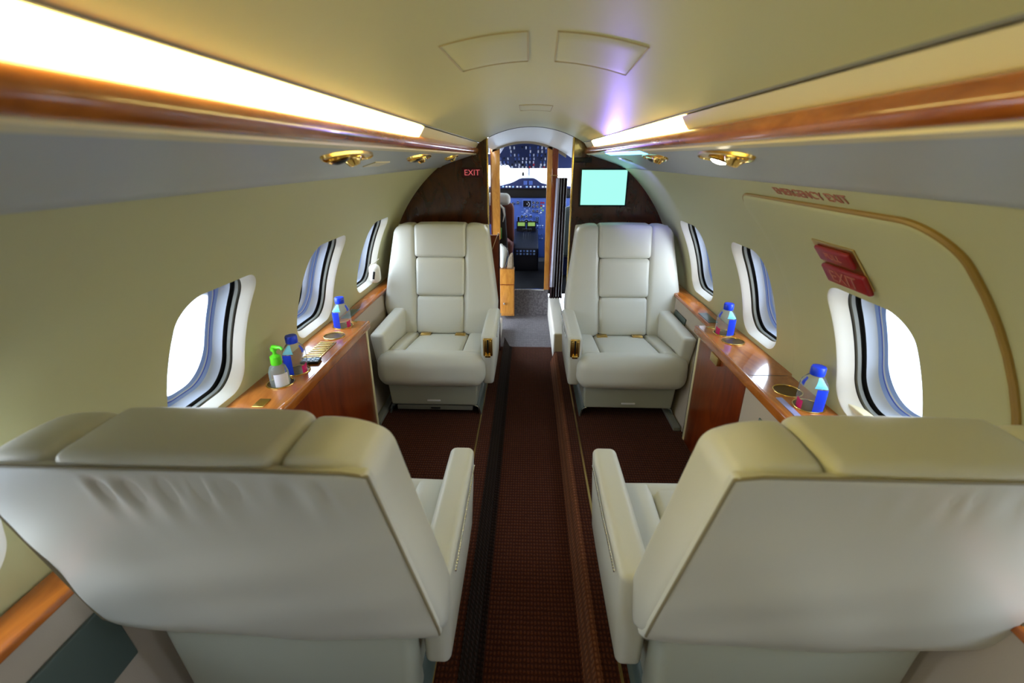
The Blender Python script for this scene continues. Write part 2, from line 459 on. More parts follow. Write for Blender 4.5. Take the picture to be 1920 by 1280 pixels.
# exit door: a slightly raised liner panel round the third right window
DY0, DY1, DA0, DA1 = 0.715, 1.455, -16*DEG, 48.6*DEG
door = struct('door_1', cp(1, 1.08, 20)); DL = door.location
g = G()
inner = rrect(0.915, 1.22, WA0*DEG, WA1*DEG, WRAD, KK); outer = rrect(DY0, DY1, DA0, DA1, 0.085, KK)
N = len(inner); vs = []; fs = []
rows = [(k/7*0.955, -0.010) for k in range(8)]+[(0.98, -0.0085), (0.995, -0.005), (1.0, 0.001)]
for t, dr in rows:
    vs += [cp(1, inner[i][0]*(1-t)+outer[i][0]*t, (inner[i][1]*(1-t)+outer[i][1]*t)/DEG, CR+dr) for i in range(N)]
for k in range(len(rows)-1):
    for i in range(N): fs.append((k*N+i, k*N+(i+1) % N, (k+1)*N+(i+1) % N, (k+1)*N+i))
g.add(vs, fs); o = g.build('door_panel', M_WALL, door); o.data.transform(Matrix.Translation(-DL))
g = G(); pts = []
for i in range(int(1.85*KK), 4*KK-3): pts.append(cp(1, outer[i][0], outer[i][1]/DEG, CR-0.003))
rr = [0.002+0.0045*min(1, i/32) for i in range(len(pts))]
g.tube(pts, rr, 8); o = g.build('door_seal', mat('ochre_door_seal', S(150, 118, 52), 0.45), door); o.data.transform(Matrix.Translation(-DL))
# sill tray and latch of the exit window
g = G(); g.hexa([cp(1, y_, a_, CR+d_) for d_ in (0.006, 0.030) for y_ in (0.945, 1.195) for a_ in (6.9, 7.9)], 0.003, n=2)
o = g.build('shade_bar', M_CREAM, WR1); o.data.transform(Matrix.Translation(-WR1.location))
g = G(); g.hexa([cp(1, 1.02, 5.6, CR-0.012), cp(1, 1.02, 8.6, CR-0.008), cp(1, 1.08, 5.6, CR-0.012), cp(1, 1.08, 8.6, CR-0.008),
                 cp(1, 1.02, 5.6, CR+0.014), cp(1, 1.02, 8.6, CR+0.02), cp(1, 1.08, 5.6, CR+0.014), cp(1, 1.08, 8.6, CR+0.02)], 0.003, n=1)
o = g.build('shade_latch', M_BRASS, WR1); o.data.transform(Matrix.Translation(-WR1.location))

# rear wall, floor
g = G(); g.box(-1.02, 1.04, Y_REAR-0.04, Y_REAR, -0.05, 1.6); o = g.build('wall_rear', M_WALL, smooth=False); o['kind'] = 'structure'
ZF = 0.08
g = G()
prof = [(-0.93, ZF), (-0.178, ZF), (-0.170, ZF-0.004), (-0.132, 0.004), (-0.126, 0.0), (0.165, 0.0), (0.171, 0.004), (0.196, ZF-0.004), (0.204, ZF), (0.95, ZF), (0.95, -0.05), (-0.93, -0.05)]
g.extrude_y(prof, Y_REAR, Y_PART+0.02); g.box(-0.93, 0.95, Y_PART+0.021, 3.24, -0.05, 0.0); o = g.build('floor', M_CARPET, smooth=False); o['kind'] = 'structure'
g = G(); g.box(-0.93, 0.95, 3.241, Y_DIV+0.02, -0.05, 0.0); o = g.build('floor_vestibule', M_CARPET2, smooth=False); o['kind'] = 'structure'  # pale stretch of floor, daylight held in its colour

# ceiling
CEIL_R = 0.60; CEIL_TOP = CAMZ+0.171
def czx(x): return CEIL_TOP-CEIL_R+math.sqrt(max(0, CEIL_R**2-(x-XC)**2))
g = G(); prof = [(XC-0.308+0.616*i/40, czx(XC-0.308+0.616*i/40)) for i in range(41)]
prof = [(XC-0.356, CAMZ+0.040), (XC-0.347, CAMZ+0.040), (XC-0.347, prof[0][1]+0.001)]+prof+[(XC+0.347, prof[0][1]+0.001), (XC+0.347, CAMZ+0.040), (XC+0.356, CAMZ+0.040)]
prof2 = [(XC+0.356, CAMZ+0.12), (XC, CAMZ+0.20), (XC-0.356, CAMZ+0.12)]
g.extrude_y(prof+prof2, Y_REAR, Y_PART); o = g.build('ceiling', M_CEIL, angle=30); o['kind'] = 'structure'

# soffit: sloping service panels, wooden strips, light coves
ZG, ZW0, ZW1, ZL = CAMZ-0.048, CAMZ+0.024, CAMZ+0.057, CAMZ+0.083
def psu_z(x): return ZW0-(abs(x-XC)-0.327)*(0.072/0.228)
for s, nm in ((-1, 'left'), (1, 'right')):
    X = lambda d: XC+s*d
    g = G()
    prof = [(X(0.327), ZW0), (X(0.50), psu_z(X(0.50))), (X(0.535), ZG+0.004), (X(0.552), ZG-0.006), (X(0.60), ZG-0.006), (X(0.62), ZG+0.04), (X(0.34), ZW0+0.05)]
    g.extrude_y(prof, Y_REAR, Y_PART); o = g.build('trim_service_panel_'+nm, M_PSU, angle=50); o['kind'] = 'structure'
    g = G()
    prof = [(X(0.338), ZW0-0.003)]
    for i in range(9):
        a = -PI/2+PI*i/8; prof.append((X(0.326-0.012*math.cos(a)), (ZW0+ZW1)/2+(ZW1-ZW0)/2*math.sin(a)))
    prof.append((X(0.345), ZW1))
    g.extrude_y(prof, Y_REAR, Y_PART); o = g.build('trim_wood_strip_'+nm, M_WOOD, angle=60); o['kind'] = 'structure'
    g = G(); g.extrude_y([(X(0.330), ZW0-0.0045), (X(0.345), ZW0-0.009), (X(0.345), ZW0+0.001), (X(0.330), ZW0+0.001)], Y_REAR, Y_PART)
    o = g.build('trim_bead_'+nm, M_CREAM); o['kind'] = 'structure'
    # cove lens
    lit = (-1.2, 1.43) if s < 0 else (1.10, 2.62)
    def lens(y0, y1, name, m, par=None):
        g = G(); g.extrude_y([(X(0.330), ZW1+0.001), (X(0.322), ZW1+0.012), (X(0.314), ZL), (X(0.335), ZL+0.006), (X(0.345), ZW1+0.001)], y0, y1)
        return g.build(name, m, par, angle=30)
    t = tag(lens(lit[0], lit[1], 'cove_light', M_COVE), 'long bright warm cove light along the left wooden strip' if s < 0 else 'short bright cove light at the forward end of the right wooden strip', 'light')
    for (a, b) in ([(1.43, Y_PART)] if s < 0 else [(Y_REAR, 1.10), (2.62, Y_PART)]):
        o = lens(a+0.001, b-0.001, 'trim_cove_cover_'+nm, M_CREAM); o['kind'] = 'structure'
    g = G(); g.tube([(X(0.309), Y_REAR, ZL+0.004), (X(0.309), Y_PART, ZL+0.004)], 0.0032, 8)
    o = g.build('trim_edge_bead_'+nm, M_GREY); o['kind'] = 'structure'

# ------------------------------------------------------------------ partition, vestibule, cockpit divider
def outline(s, x_in, z_low, top=True):
    """half bulkhead outline for side s from the doorway edge x_in (distance from 0) outwards"""
    pts = [(s*x_in, z_low), (s*x_in, czx(s*x_in))]
    for i in range(1, 7):
        x = s*x_in+(s*(0.33+s*XC)-s*x_in)*i/6; pts.append((x, czx(x)))
    for i in range(24):
        a = 66-(66+33)*i/23; p = cp(s, 0, a, CR+0.01); pts.append((p[0], p[2]))
    pts.append((pts[-1][0], z_low)); return pts
for s, xi, nm in ((-1, 0.250, 'left'), (1, 0.262, 'right')):
    g = G(); g.prism([(x, Y_PART, z) for x, z in outline(s, xi, 0.0)], (0, 0.035, 0))
    o = g.build('wall_partition_'+nm, M_WOODD, smooth=False); o['kind'] = 'structure'
    g = G(); g.box(s*xi-s*0.001, s*xi+s*0.007, Y_PART-0.004, Y_PART+0.001, 0.02, czx(s*xi)-0.004, 0.0015)
    g.box(s*xi-s*0.003, s*xi, Y_PART-0.002, Y_PART+0.037, 0.02, czx(s*xi)-0.004, 0.0012)
    o = g.build('trim_gold_edge_'+nm, M_GOLD); o['kind'] = 'structure'
g = G(); prof = [(XC-0.255+0.51*i/24, czx(XC-0.255+0.51*i/24)-0.001) for i in range(25)]
g.extrude_y(prof+[(x, z+0.006) for x, z in reversed(prof)], Y_PART+0.0, Y_PART+0.036)
o = g.build('trim_arch', M_DARK); o['kind'] = 'structure'

# lower dark leaf beside the doorway
p = struct('door_2', (-0.22, Y_PART+0.05, 0))
g = G(); g.box(-0.032, 0.028, -0.012, 0.012, 0.02, 0.885, 0.004); g.build('leaf', M_WOODR, p)
g = G(); g.box(0.028, 0.034, -0.014, 0.014, 0.02, 0.895, 0.002); g.build('dark_edge', M_MAROON, p)
g = G(); g.tube([(0.026, -0.013, 0.90), (-0.03, -0.013, 0.75)], 0.0025, 6); g.build('metal_stay', M_CHROME, p)

# vestibule ceiling and side walls
def vz(x, y):
    t = (y-Y_PART-0.03)/(Y_DIV-Y_PART-0.03)
    return czx(x)*(1-t)+(CAMZ+0.125-0.9*(x+0.03)**2)*t
g = G(); NX, NY = 24, 6; vs = []
for i in range(NY+1):
    y = Y_PART+0.035+(Y_DIV-Y_PART-0.035)*i/NY
    for j in range(NX+1):
        x = XC-0.31+0.64*j/NX; vs.append((x, y, vz(x, y)))
g.add(vs, [(i*(NX+1)+j, (i+1)*(NX+1)+j, (i+1)*(NX+1)+j+1, i*(NX+1)+j+1) for i in range(NY) for j in range(NX)])
o = g.build('ceiling_vestibule', M_WHITE); o['kind'] = 'structure'
g = G()
for s in (-1, 1):
    vs = []
    for i in range(2):
        y = (Y_PART+0.035, Y_DIV)[i]
        vs += [(s*0.32, y, vz(s*0.30, y)), (s*0.80, y, 1.25), (s*0.88, y, 0.9)]
    g.add(vs, [(0, 1, 4, 3), (1, 2, 5, 4)])
g.box(0.86, 0.90, Y_PART+0.03, Y_DIV, 0, 0.95)
g.box(-0.90, -0.86, Y_PART+0.03, 3.10, 0, 0.95); g.box(-0.90, -0.86, 3.86, Y_DIV, 0, 0.95)
o = g.build('wall_vestibule', M_WALL, smooth=False); o['kind'] = 'structure'
for s, x, z1, y1 in ((1, 0.188, 0.20, 3.98), (-1, -0.205, 0.11, 3.62)):
    g = G(); g.box(x, x+s*0.10, Y_PART+0.06, y1, 0, z1, 0.015)
    o = g.build('trim_sill_'+('right' if s > 0 else 'left'), M_WHITE); o['kind'] = 'structure'
# divider posts and header
g = G()
for (a, b) in ((-0.312, -0.240), (0.149, 0.192)): g.box(a, b, Y_DIV, Y_DIV+0.05, 0.245 if a > 0 else 0.69, vz((a+b)/2, Y_DIV)-0.002, 0.003)
o = g.build('wall_divider_posts', M_WOODY); o['kind'] = 'structure'
g = G(); g.box(0.193, 0.238, Y_DIV-0.01, Y_DIV+0.05, 0.245, vz(0.21, Y_DIV)-0.002, 0.004); g.box(-0.318, -0.313, Y_DIV-0.01, Y_DIV+0.05, 0.2, 1.43, 0.001)
o = g.build('wall_divider_jamb', M_WOODR); o['kind'] = 'structure'
g = G(); n = 20; top = []; bot = []
for i in range(n+1):
    x = -0.30+0.60*i/n; top.append((x, Y_DIV, vz(x, Y_DIV)+0.02)); bot.append((x, Y_DIV, CAMZ+0.108-0.95*(x+0.035)**2))
for i in range(n): g.prism([top[i], top[i+1], bot[i+1], bot[i]], (0, 0.04, 0))
o = g.build('wall_divider_header', mat('taupe_header', S(146, 132, 112), 0.5), smooth=False); o['kind'] = 'structure'
g = G()
for a, b in ((-0.92, -0.36), (0.37, 0.92)): g.box(a, b, Y_DIV, Y_DIV+0.03, 0, 1.5)
g.box(-0.24, 0.19, Y_DIV, Y_DIV+0.03, 0, 0.243)
o = g.build('wall_divider_side', M_CARPET2, smooth=False); o['kind'] = 'structure'
g = G(); g.box(-0.24, 0.15, Y_DIV-0.006, Y_DIV+0.03, 0.238, 0.250, 0.003); o = g.build('trim_step_nosing', M_CHROME); o['kind'] = 'structure'

# vestibule cabinet with knob
c = thing('wooden_cabinet', 'small golden wood cabinet with a round knob in front of the cockpit step', 'cabinet', (-0.18, 3.93, 0.0))
g = G(); g.box(-0.062, 0.066, -0.045, 0.065, 0.03, 0.455, 0.004); g.build('body', M_WOODY, c)
g = G(); g.box(-0.062, 0.066, -0.05, -0.0455, 0.318, 0.322); g.build('seam', M_WOODR, c)
dr = G(); dr.box(-0.056, 0.060, -0.052, -0.046, 0.05, 0.312, 0.002); dr = dr.build('door', M_WOODY, c)
g = G(); g.lathe([(0.0, 0.02), (0.008, 0.019), (0.011, 0.012), (0.008, 0.005), (0.005, 0.0)], (-0.022, -0.052, 0.15), 16, Matrix.Rotation(PI/2, 3, 'X')); g.build('knob', M_CHROME, dr)

# curtain
g = G(); vs = []; n = 60; rows = 14
def curtain_surface(x0, x1, y, z0, z1, folds, amp, pinch):
    vs = []
    for r in range(rows+1):
        t = r/rows; z = z1+(z0-z1)*t
        k = 1-0.25*math.sin(PI*min(1, t*1.3))*pinch
        for i in range(n+1):
            u = i/n; x = (x0+x1)/2+(u-0.5)*(x1-x0)*k*(0.75+0.25*t)-0.02*t
            vs.append((x, y+amp*math.sin(u*folds*2*PI+0.6*math.sin(t*3)), z))
    return vs, [(r*(n+1)+i, r*(n+1)+i+1, (r+1)*(n+1)+i+1, (r+1)*(n+1)+i) for r in range(rows) for i in range(n)]
cu = thing('curtain', 'dark brown gathered curtain hanging beside the cockpit doorway', 'curtain', (0.25, 3.72, 0.25))
g = G(); a, b = curtain_surface(-0.045, 0.06, 0, 0.0, 0.96, 5, 0.012, 1)
g.add(a, b); o = g.build('curtain_cloth', M_CURT, cu); md = o.modifiers.new('t', 'SOLIDIFY'); md.thickness = 0.002
n = 20; g = G(); a, b = curtain_surface(-0.046, -0.008, -0.018, 0.10, 0.955, 1.5, 0.005, 0.3)
g.add(a, b); o = g.build('curtain_lining', M_CURTL, cu); md = o.modifiers.new('t', 'SOLIDIFY'); md.thickness = 0.002
g = G()
for k in range(3): g.tube([(0.0+0.022*k, -0.0155, 0.955), (-0.005+0.022*k, -0.0175, 0.5), (-0.01+0.022*k, -0.0165, 0.02)], 0.0012, 5)
g.build('white_stripe', M_WLABEL, cu)
g = G(); g.tube([(-0.08, 0, 0.975), (0.09, 0, 0.975)], 0.004, 8); g.build('curtain_rail', M_BRASS, cu)

# ------------------------------------------------------------------ cockpit
g = G(); g.box(-0.8, 0.8, Y_DIV+0.03, 5.7, 0.20, 0.243); o = g.build('floor_cockpit', mat('black_cockpit_carpet', S(20, 20, 24), 0.9), smooth=False); o['kind'] = 'structure'
g = G()
for s in (-1, 1):
    A = [(s*0.85, Y_DIV, 0.2), (s*0.62, 5.75, 0.2), (s*0.62, 5.75, 1.02), (s*0.85, Y_DIV, 1.02)]
    g.prism(A, (s*0.03, 0, 0))
    B = [(s*0.85, Y_DIV, 1.02), (s*0.79, 4.45, 1.02), (s*0.62, 4.45, 1.42), (s*0.70, Y_DIV, 1.50)]
    g.prism(B, (s*0.03, 0, 0))
    C = [(s*0.62, 5.72, 1.02), (s*0.655, 5.45, 1.02), (s*0.50, 5.35, 1.38), (s*0.44, 5.55, 1.38)]
    g.prism(C, (s*0.03, 0, 0))
g.box(-0.62, 0.62, 5.72, 5.75, 0.2, 1.02)
o = g.build('wall_cockpit', M_NAVYD, smooth=False); o['kind'] = 'structure'
g = G(); g.prism([(-0.75, Y_DIV, 1.50), (0.75, Y_DIV, 1.50), (0.48, 5.5, 1.40), (-0.48, 5.5, 1.40)], (0, 0, 0.03))
o = g.build('ceiling_cockpit', mat('pale_cockpit_liner', S(196, 200, 190), 0.6), smooth=False); o['kind'] = 'structure'
win = struct('window_%d' % (wi+1), (0, 5.62, 1.2))
g = G(); g.prism([(-0.60, 0.09, -0.18), (0.60, 0.09, -0.18), (0.46, -0.12, 0.20), (-0.46, -0.12, 0.20)], (0, 0.006, 0.003)); g.build('pane', M_GLASS, win, smooth=False)
g = G(); g.prism([(-0.012, 0.085, -0.18), (0.012, 0.085, -0.18), (0.012, -0.13, 0.20), (-0.012, -0.13, 0.20)], (0, -0.012, -0.006)); g.build('centre_post', mat('pale_grey_post', S(190, 196, 204), 0.5), win, smooth=False)

# instrument panel
ip = thing('instrument_panel', 'wide blue lit cockpit instrument panel full of dials and displays under the windshield', 'instrument panel', (0, 5.2, 0.25))
PX = lambda x: x
def ipz(z): return z+CAMZ-0.25
g = G(); g.box(-0.60, 0.60, 0.0, 0.04, ipz(-1.06), ipz(-0.36), 0.01); g.build('face', M_NAVY, ip)
prof = [(-0.60, -0.30), (-0.30, -0.275), (-0.20, -0.25), (-0.16, -0.235), (-0.10, -0.205), (-0.07, -0.198), (0.05, -0.198), (0.08, -0.21), (0.13, -0.245), (0.20, -0.262), (0.35, -0.272), (0.60, -0.30)]
g = G(); pts = [(x, -0.10, ipz(z)) for x, z in prof]+[(0.60, -0.10, ipz(-0.33)), (-0.60, -0.10, ipz(-0.33))]
for i in range(len(prof)-1):
    a, b = prof[i], prof[i+1]
    g.prism([(a[0], -0.10, ipz(a[1])), (b[0], -0.10, ipz(b[1])), (b[0], -0.10, ipz(-0.30)), (a[0], -0.10, ipz(-0.30))], (0, 0.30, 0.02))
g.build('glareshield', M_NAVYD, ip, smooth=False)
g = G(); g.box(-0.60, 0.60, -0.02, 0.0, ipz(-0.40), ipz(-0.30), 0.004); g.build('shadow_recess', M_BLACK, ip)
# glareshield controls
for i, x in enumerate([-0.27, -0.235, -0.20, -0.165, -0.12, -0.085, -0.02, 0.02, 0.06, 0.10, 0.15, 0.18, 0.21, 0.27, 0.31, 0.35]):
    g = G(); g.box(x-0.010, x+0.010, -0.108, -0.10, ipz(-0.292), ipz(-0.276), 0.003); g.build('mode_button', M_MARK if i % 3 else M_BTN, ip)
g = G(); g.box(-0.055, -0.015, -0.107, -0.10, ipz(-0.265), ipz(-0.225), 0.002); g.build('annunciator', M_NAVY, ip)
g = G(); g.box(0.0, 0.04, -0.107, -0.10, ipz(-0.265), ipz(-0.225), 0.002); g.build('annunciator', M_NAVY, ip)
def dial(x, z, r, ring=M_GBEZEL, face=M_GFACE, hand=M_MARK):
    Rm = Matrix.Rotation(PI/2, 3, 'X')
    g = G(); g.lathe([(r*1.25, 0), (r*1.25, 0.008), (r*1.02, 0.011), (r, 0.006)], (x, 0, ipz(z)), 16, Rm); b = g.build('dial_bezel', ring, ip)
    g = G(); g.lathe([(0, 0.0068), (r, 0.0065), (r, 0.0)], (x, 0, ipz(z)), 16, Rm); g.build('dial_face', face, b)
    g = G(); a = random.uniform(0, 6.28)
    mm = Matrix.Rotation(a, 3, 'Y')
    g.box(x-r*0.08, x+r*0.08, -0.009, -0.0075, ipz(z)-r*0.8, ipz(z)+r*0.8, m=mm)
    for k in range(8):
        q = k*PI/4; cx, cz = x+r*0.8*math.cos(q), ipz(z)+r*0.8*math.sin(q); g.box(cx-r*0.07, cx+r*0.07, -0.009, -0.0075, cz-r*0.07, cz+r*0.07)
    g.build('dial_markings', hand, b)
def screen(x, z, w_, h_, m, name='display'):
    g = G(); g.box(x-w_/2-0.008, x+w_/2+0.008, -0.012, 0, ipz(z)-h_/2-0.008, ipz(z)+h_/2+0.008, 0.003); b = g.build(name, M_GBEZEL, ip)
    g = G(); g.box(x-w_/2, x+w_/2, -0.0135, -0.012, ipz(z)-h_/2, ipz(z)+h_/2); g.build('screen', m, b); return b
b = screen(-0.015, -0.465, 0.085, 0.065, M_GFACE)
g = G(); g.tube([(-0.015+0.026*math.cos(t), -0.0145, ipz(-0.47)+0.026*math.sin(t)) for t in [(-1.2+k*0.25) for k in range(11)]], 0.002, 5)
g.box(-0.019, -0.011, -0.0145, -0.0135, ipz(-0.472), ipz(-0.464)); g.build('display_arc', M_MARK, b)
for (x, z, r) in [(-0.115, -0.455, 0.017), (-0.17, -0.462, 0.012), (-0.205, -0.462, 0.012), (0.055, -0.455, 0.015), (0.098, -0.455, 0.015), (0.055, -0.495, 0.014), (0.098, -0.495, 0.014),
                  (0.055, -0.54, 0.014), (0.098, -0.545, 0.014), (-0.02, -0.655, 0.022), (-0.07, -0.655, 0.015), (0.03, -0.655, 0.015), (-0.02, -0.60, 0.015), (-0.07, -0.60, 0.014), (0.03, -0.60, 0.012),
                  (-0.30, -0.47, 0.03), (-0.38, -0.47, 0.03), (-0.30, -0.56, 0.03), (-0.38, -0.56, 0.03), (0.30, -0.47, 0.03), (0.38, -0.47, 0.03), (0.30, -0.56, 0.03), (0.38, -0.56, 0.03), (0.22, -0.47, 0.02)]:
    dial(x, z, r)
screen(-0.108, -0.635, 0.022, 0.06, M_GFACE); screen(0.098, -0.635, 0.028, 0.065, M_GFACE)
for z in (-0.612, -0.63, -0.648): 
    g = G(); g.box(0.094, 0.102, -0.0145, -0.0132, ipz(z)-0.005, ipz(z)+0.005); g.build('display_bar', M_BTN, ip)
for i, (x, z, m) in enumerate([(0.14, -0.455, M_REDB), (0.165, -0.455, M_REDB), (0.14, -0.485, M_REDB), (0.165, -0.49, M_MARK), (0.14, -0.51, M_SCRG), (0.16, -0.535, M_SCRG), (0.14, -0.56, M_MARK)]):
    g = G(); g.box(x-0.009, x+0.009, -0.008, 0, ipz(z)-0.008, ipz(z)+0.008, 0.002); g.build('warning_light', m, ip)
for i in range(44):
    x = -0.12+0.028*(i % 11); z = (-0.70, -0.725, -0.80, -0.84)[i//11]
    g = G(); g.box(x-0.008, x+0.008, -0.007, 0, ipz(z)-0.006, ipz(z)+0.006, 0.002); g.build('push_button', random.choice([M_BTN, M_GBEZEL, M_MARK, M_NAVYD]), ip)
for i in range(20):
    x = (-0.04, -0.02, 0.02, 0.12)[i % 4]+0.03*math.sin(i*2.1); z = -0.52-0.018*(i//4)*0.9
    g = G(); g.box(x-0.012, x+0.012, -0.004, 0, ipz(z)-0.003, ipz(z)+0.003); g.build('legend_strip', random.choice([M_BTN, M_MARK, M_GBEZEL]), ip)
# centre pedestal
pd = thing('centre_pedestal', 'dark centre pedestal with green displays and black throttle levers between the pilot seats', 'pedestal', (-0.02, 4.98, 0.243))
g = G(); g.hexa([(-0.13, -0.24, 0), (-0.13, -0.24, 0.24), (-0.13, 0.2, 0), (-0.13, 0.2, 0.38), (0.13, -0.24, 0), (0.13, -0.24, 0.24), (0.13, 0.2, 0), (0.13, 0.2, 0.38)], 0.015, n=3); g.build('body', M_PED, pd)
for x in (-0.055, 0.055):
    g = G(); g.box(x-0.05, x+0.05, 0.09, 0.11, 0.36, 0.47, 0.004); b = g.build('display', M_BLACK, pd)
    g = G(); g.box(x-0.038, x+0.038, 0.088, 0.09, 0.420, 0.458); g.build('screen', M_SCRG, b)
for i, x in enumerate((-0.03, -0.005, 0.02, 0.045)):
    g = G(); g.tube([(x, 0.0, 0.30), (x, -0.03, 0.385)], 0.004, 6); l = g.build('throttle_lever', M_CHROME, pd)
    g = G(); g.rbox((0.012, 0.012, 0.016), 0.006, c=(x, -0.032, 0.393), n=1); g.build('lever_grip', M_BLACK, l)
for i in range(12):
    x = -0.09+0.035*(i % 6); g = G(); g.box(x-0.01, x+0.01, -0.245, -0.238, 0.20-0.03*(i//6), 0.218-0.03*(i//6), 0.002); g.build('push_button', M_BTN if i % 2 else M_GBEZEL, pd)

# overhead panel
oh = thing('overhead_panel', 'dark blue overhead switch panel above the cockpit windshield', 'control panel', (0, 4.75, CAMZ))
def oz(t): return 0.115-0.215*t      # t: 0 rear .. 1 front edge
def oy(t): return -0.35+0.62*t
g = G(); pts = [(-0.20, oy(0), oz(0)), (0.60, oy(0), oz(0)), (0.60, oy(1), oz(1)), (-0.19, oy(1), oz(1)), (-0.21, oy(0.86), oz(0.86)), (-0.60, oy(0.86), oz(0.86)), (-0.60, oy(0.5), oz(0.5)), (-0.30, oy(0.5), oz(0.5))]
g.prism(pts, (0, 0.01, 0.03)); g.build('panel', M_NAVYD, oh, smooth=False)
Mo = Matrix.Rotation(math.atan2(oz(1)-oz(0), oy(1)-oy(0)), 3, 'X')
for r, t in enumerate((0.12, 0.26, 0.40, 0.55, 0.70, 0.82, 0.93)):
    for k in range(15):
        x = -0.28+0.036*k+0.004*(r % 2)
        if x < -0.19 and (t < 0.5 or t > 0.9): continue
        if random.random() < 0.22: continue
        m = M_MARK if random.random() < (0.8 if r > 4 else 0.45) else random.choice([M_GBEZEL, M_NAVY, M_BLACK])
        if (r, k) in ((6, 8), (6, 12), (5, 9)): m = M_REDB
        g = G(); g.rbox((0.008 if r > 4 else 0.006, 0.022, 0.006), 0.002, n=1, k=1, c=(x, oy(t), oz(t)-0.004), m=Mo); g.build('switch', m, oh)
cps = thing('magnetic_compass', 'small dark compass hanging from the overhead panel over the windshield', 'compass', (-0.06, 5.06, CAMZ-0.155))
g = G(); g.lathe([(0.0, -0.02), (0.012, -0.016), (0.015, 0.0), (0.012, 0.016), (0, 0.02)], (0, 0, 0), 16); g.build('bowl', M_BLACK, cps)
g = G(); g.tube([(0, 0, 0.015), (0, 0.0, 0.075)], 0.003, 6); g.build('stem', M_BLACK, cps)
# pilot seats and clothes
ps = thing('pilot_seat', 'brown covered pilot seat with pale sheepskin head pad left of the cockpit aisle', 'seat', (-0.30, 4.62, 0.243))
g = G(); g.hexa([(-0.2, -0.15, 0.62), (-0.19, -0.19, 0.84), (-0.2, -0.07, 0.62), (-0.19, -0.11, 0.84), (0.165, -0.15, 0.33), (0.165, -0.19, 0.70), (0.165, -0.07, 0.33), (0.165, -0.11, 0.70)], 0.03, (0, 0.01, 0), n=6); g.build('backrest', M_SEATB, ps)
g = G(); g.rbox((0.17, 0.045, 0.05), 0.04, (0, 0.01, 0.01), c=(-0.04, -0.16, 0.745), n=4); g.build('head_pad', M_SHEEP, ps)
g = G(); g.hexa([(-0.2, -0.12, 0.2), (-0.2, -0.12, 0.34), (-0.2, 0.25, 0.2), (-0.2, 0.25, 0.36), (0.15, -0.12, 0.2), (0.15, -0.12, 0.34), (0.15, 0.25, 0.2), (0.15, 0.25, 0.36)], 0.04, (0, 0, 0.01), n=4); g.build('seat_cushion', M_SEATB, ps)
g = G(); g.box(-0.16, 0.14, -0.08, 0.2, 0.0, 0.21, 0.02); g.build('seat_base', M_NAVYD, ps)
ps2 = thing('pilot_seat', 'dark blue grey pilot seat edge right of the cockpit aisle', 'seat', (0.36, 4.62, 0.243))
g = G(); g.hexa([(-0.19, -0.16, 0.2), (-0.17, -0.19, 0.62), (-0.19, -0.07, 0.2), (-0.17, -0.11, 0.62), (0.2, -0.16, 0.2), (0.2, -0.19, 0.75), (0.2, -0.07, 0.2), (0.2, -0.11, 0.75)], 0.04, (0, 0.01, 0), n=6); g.build('backrest', M_TEAL, ps2)
g = G(); g.box(-0.19, 0.2, -0.10, 0.25, 0.16, 0.33, 0.04); g.build('seat_cushion', M_NAVYD, ps2)
g = G(); g.box(-0.15, 0.16, -0.08, 0.2, 0.0, 0.18, 0.02); g.build('seat_base', M_NAVYD, ps2)
jk = thing('jacket', 'dark jacket with pale collar draped over the brown pilot seat', 'jacket', (-0.235, 4.36, 0.78))
g = G(); g.hexa([(-0.06, -0.03, -0.16), (-0.05, -0.02, 0.16), (-0.06, 0.03, -0.16), (-0.05, 0.03, 0.16), (0.045, -0.03, -0.24), (0.02, -0.02, 0.15), (0.045, 0.03, -0.24), (0.02, 0.03, 0.15)], 0.02, (0, 0.01, 0), n=6); g.build('cloth', M_DKCLOTH, jk)
g = G(); g.tube([(-0.05, -0.035, 0.15), (-0.02, -0.04, 0.165), (0.005, -0.038, 0.14), (0.015, -0.036, 0.08), (0.0, -0.036, 0.02)], [0.012, 0.012, 0.01, 0.008, 0.003], 8); g.build('collar', M_SHEEP, jk)
gc = G(); gc.rbox((0.035, 0.02, 0.055), 0.015, (0.0, 0.006, 0), n=3); o = gc.build('green_bag', M_GCLOTH, loc=None); o.location = (-0.28, 4.30, 0.70); tag(o, 'lime green bag tucked below the dark jacket by the cockpit doorway', 'bag')
wb = thing('shoulder_bag', 'pale grey bag with dark piping lying on the golden wood cabinet', 'bag', (-0.185, 3.94, 0.457))
g = G(); g.hexa([(-0.055, -0.03, 0.0), (-0.055, -0.02, 0.22), (-0.055, 0.04, 0.0), (-0.055, 0.03, 0.22), (-0.015, -0.03, 0.0), (0.015, -0.02, 0.17), (-0.015, 0.04, 0.0), (0.015, 0.03, 0.17)], 0.02, (0, 0.012, 0), n=5); g.build('body', M_SHEEP, wb)
g = G(); g.tube([(-0.012, -0.038, 0.005), (0.005, -0.042, 0.05), (0.017, -0.04, 0.10), (0.018, -0.036, 0.15), (0.0, -0.034, 0.185), (-0.03, -0.034, 0.21)], 0.0035, 6); g.build('piping', M_BLACK, wb)
g = G(); g.hexa([(0.0, -0.03, 0.0), (0.018, -0.02, 0.10), (0.0, 0.04, 0.0), (0.018, 0.03, 0.10), (0.062, -0.03, 0.0), (0.055, -0.02, 0.13), (0.062, 0.04, 0.0), (0.055, 0.03, 0.13)], 0.015, (0, 0.01, 0.01), n=4)
o = g.build('folded_cloth', M_CAMO); o.location = (-0.183, 3.94, 0.457); tag(o, 'patterned brown and cream cloth bundle on the golden wood cabinet', 'cloth')

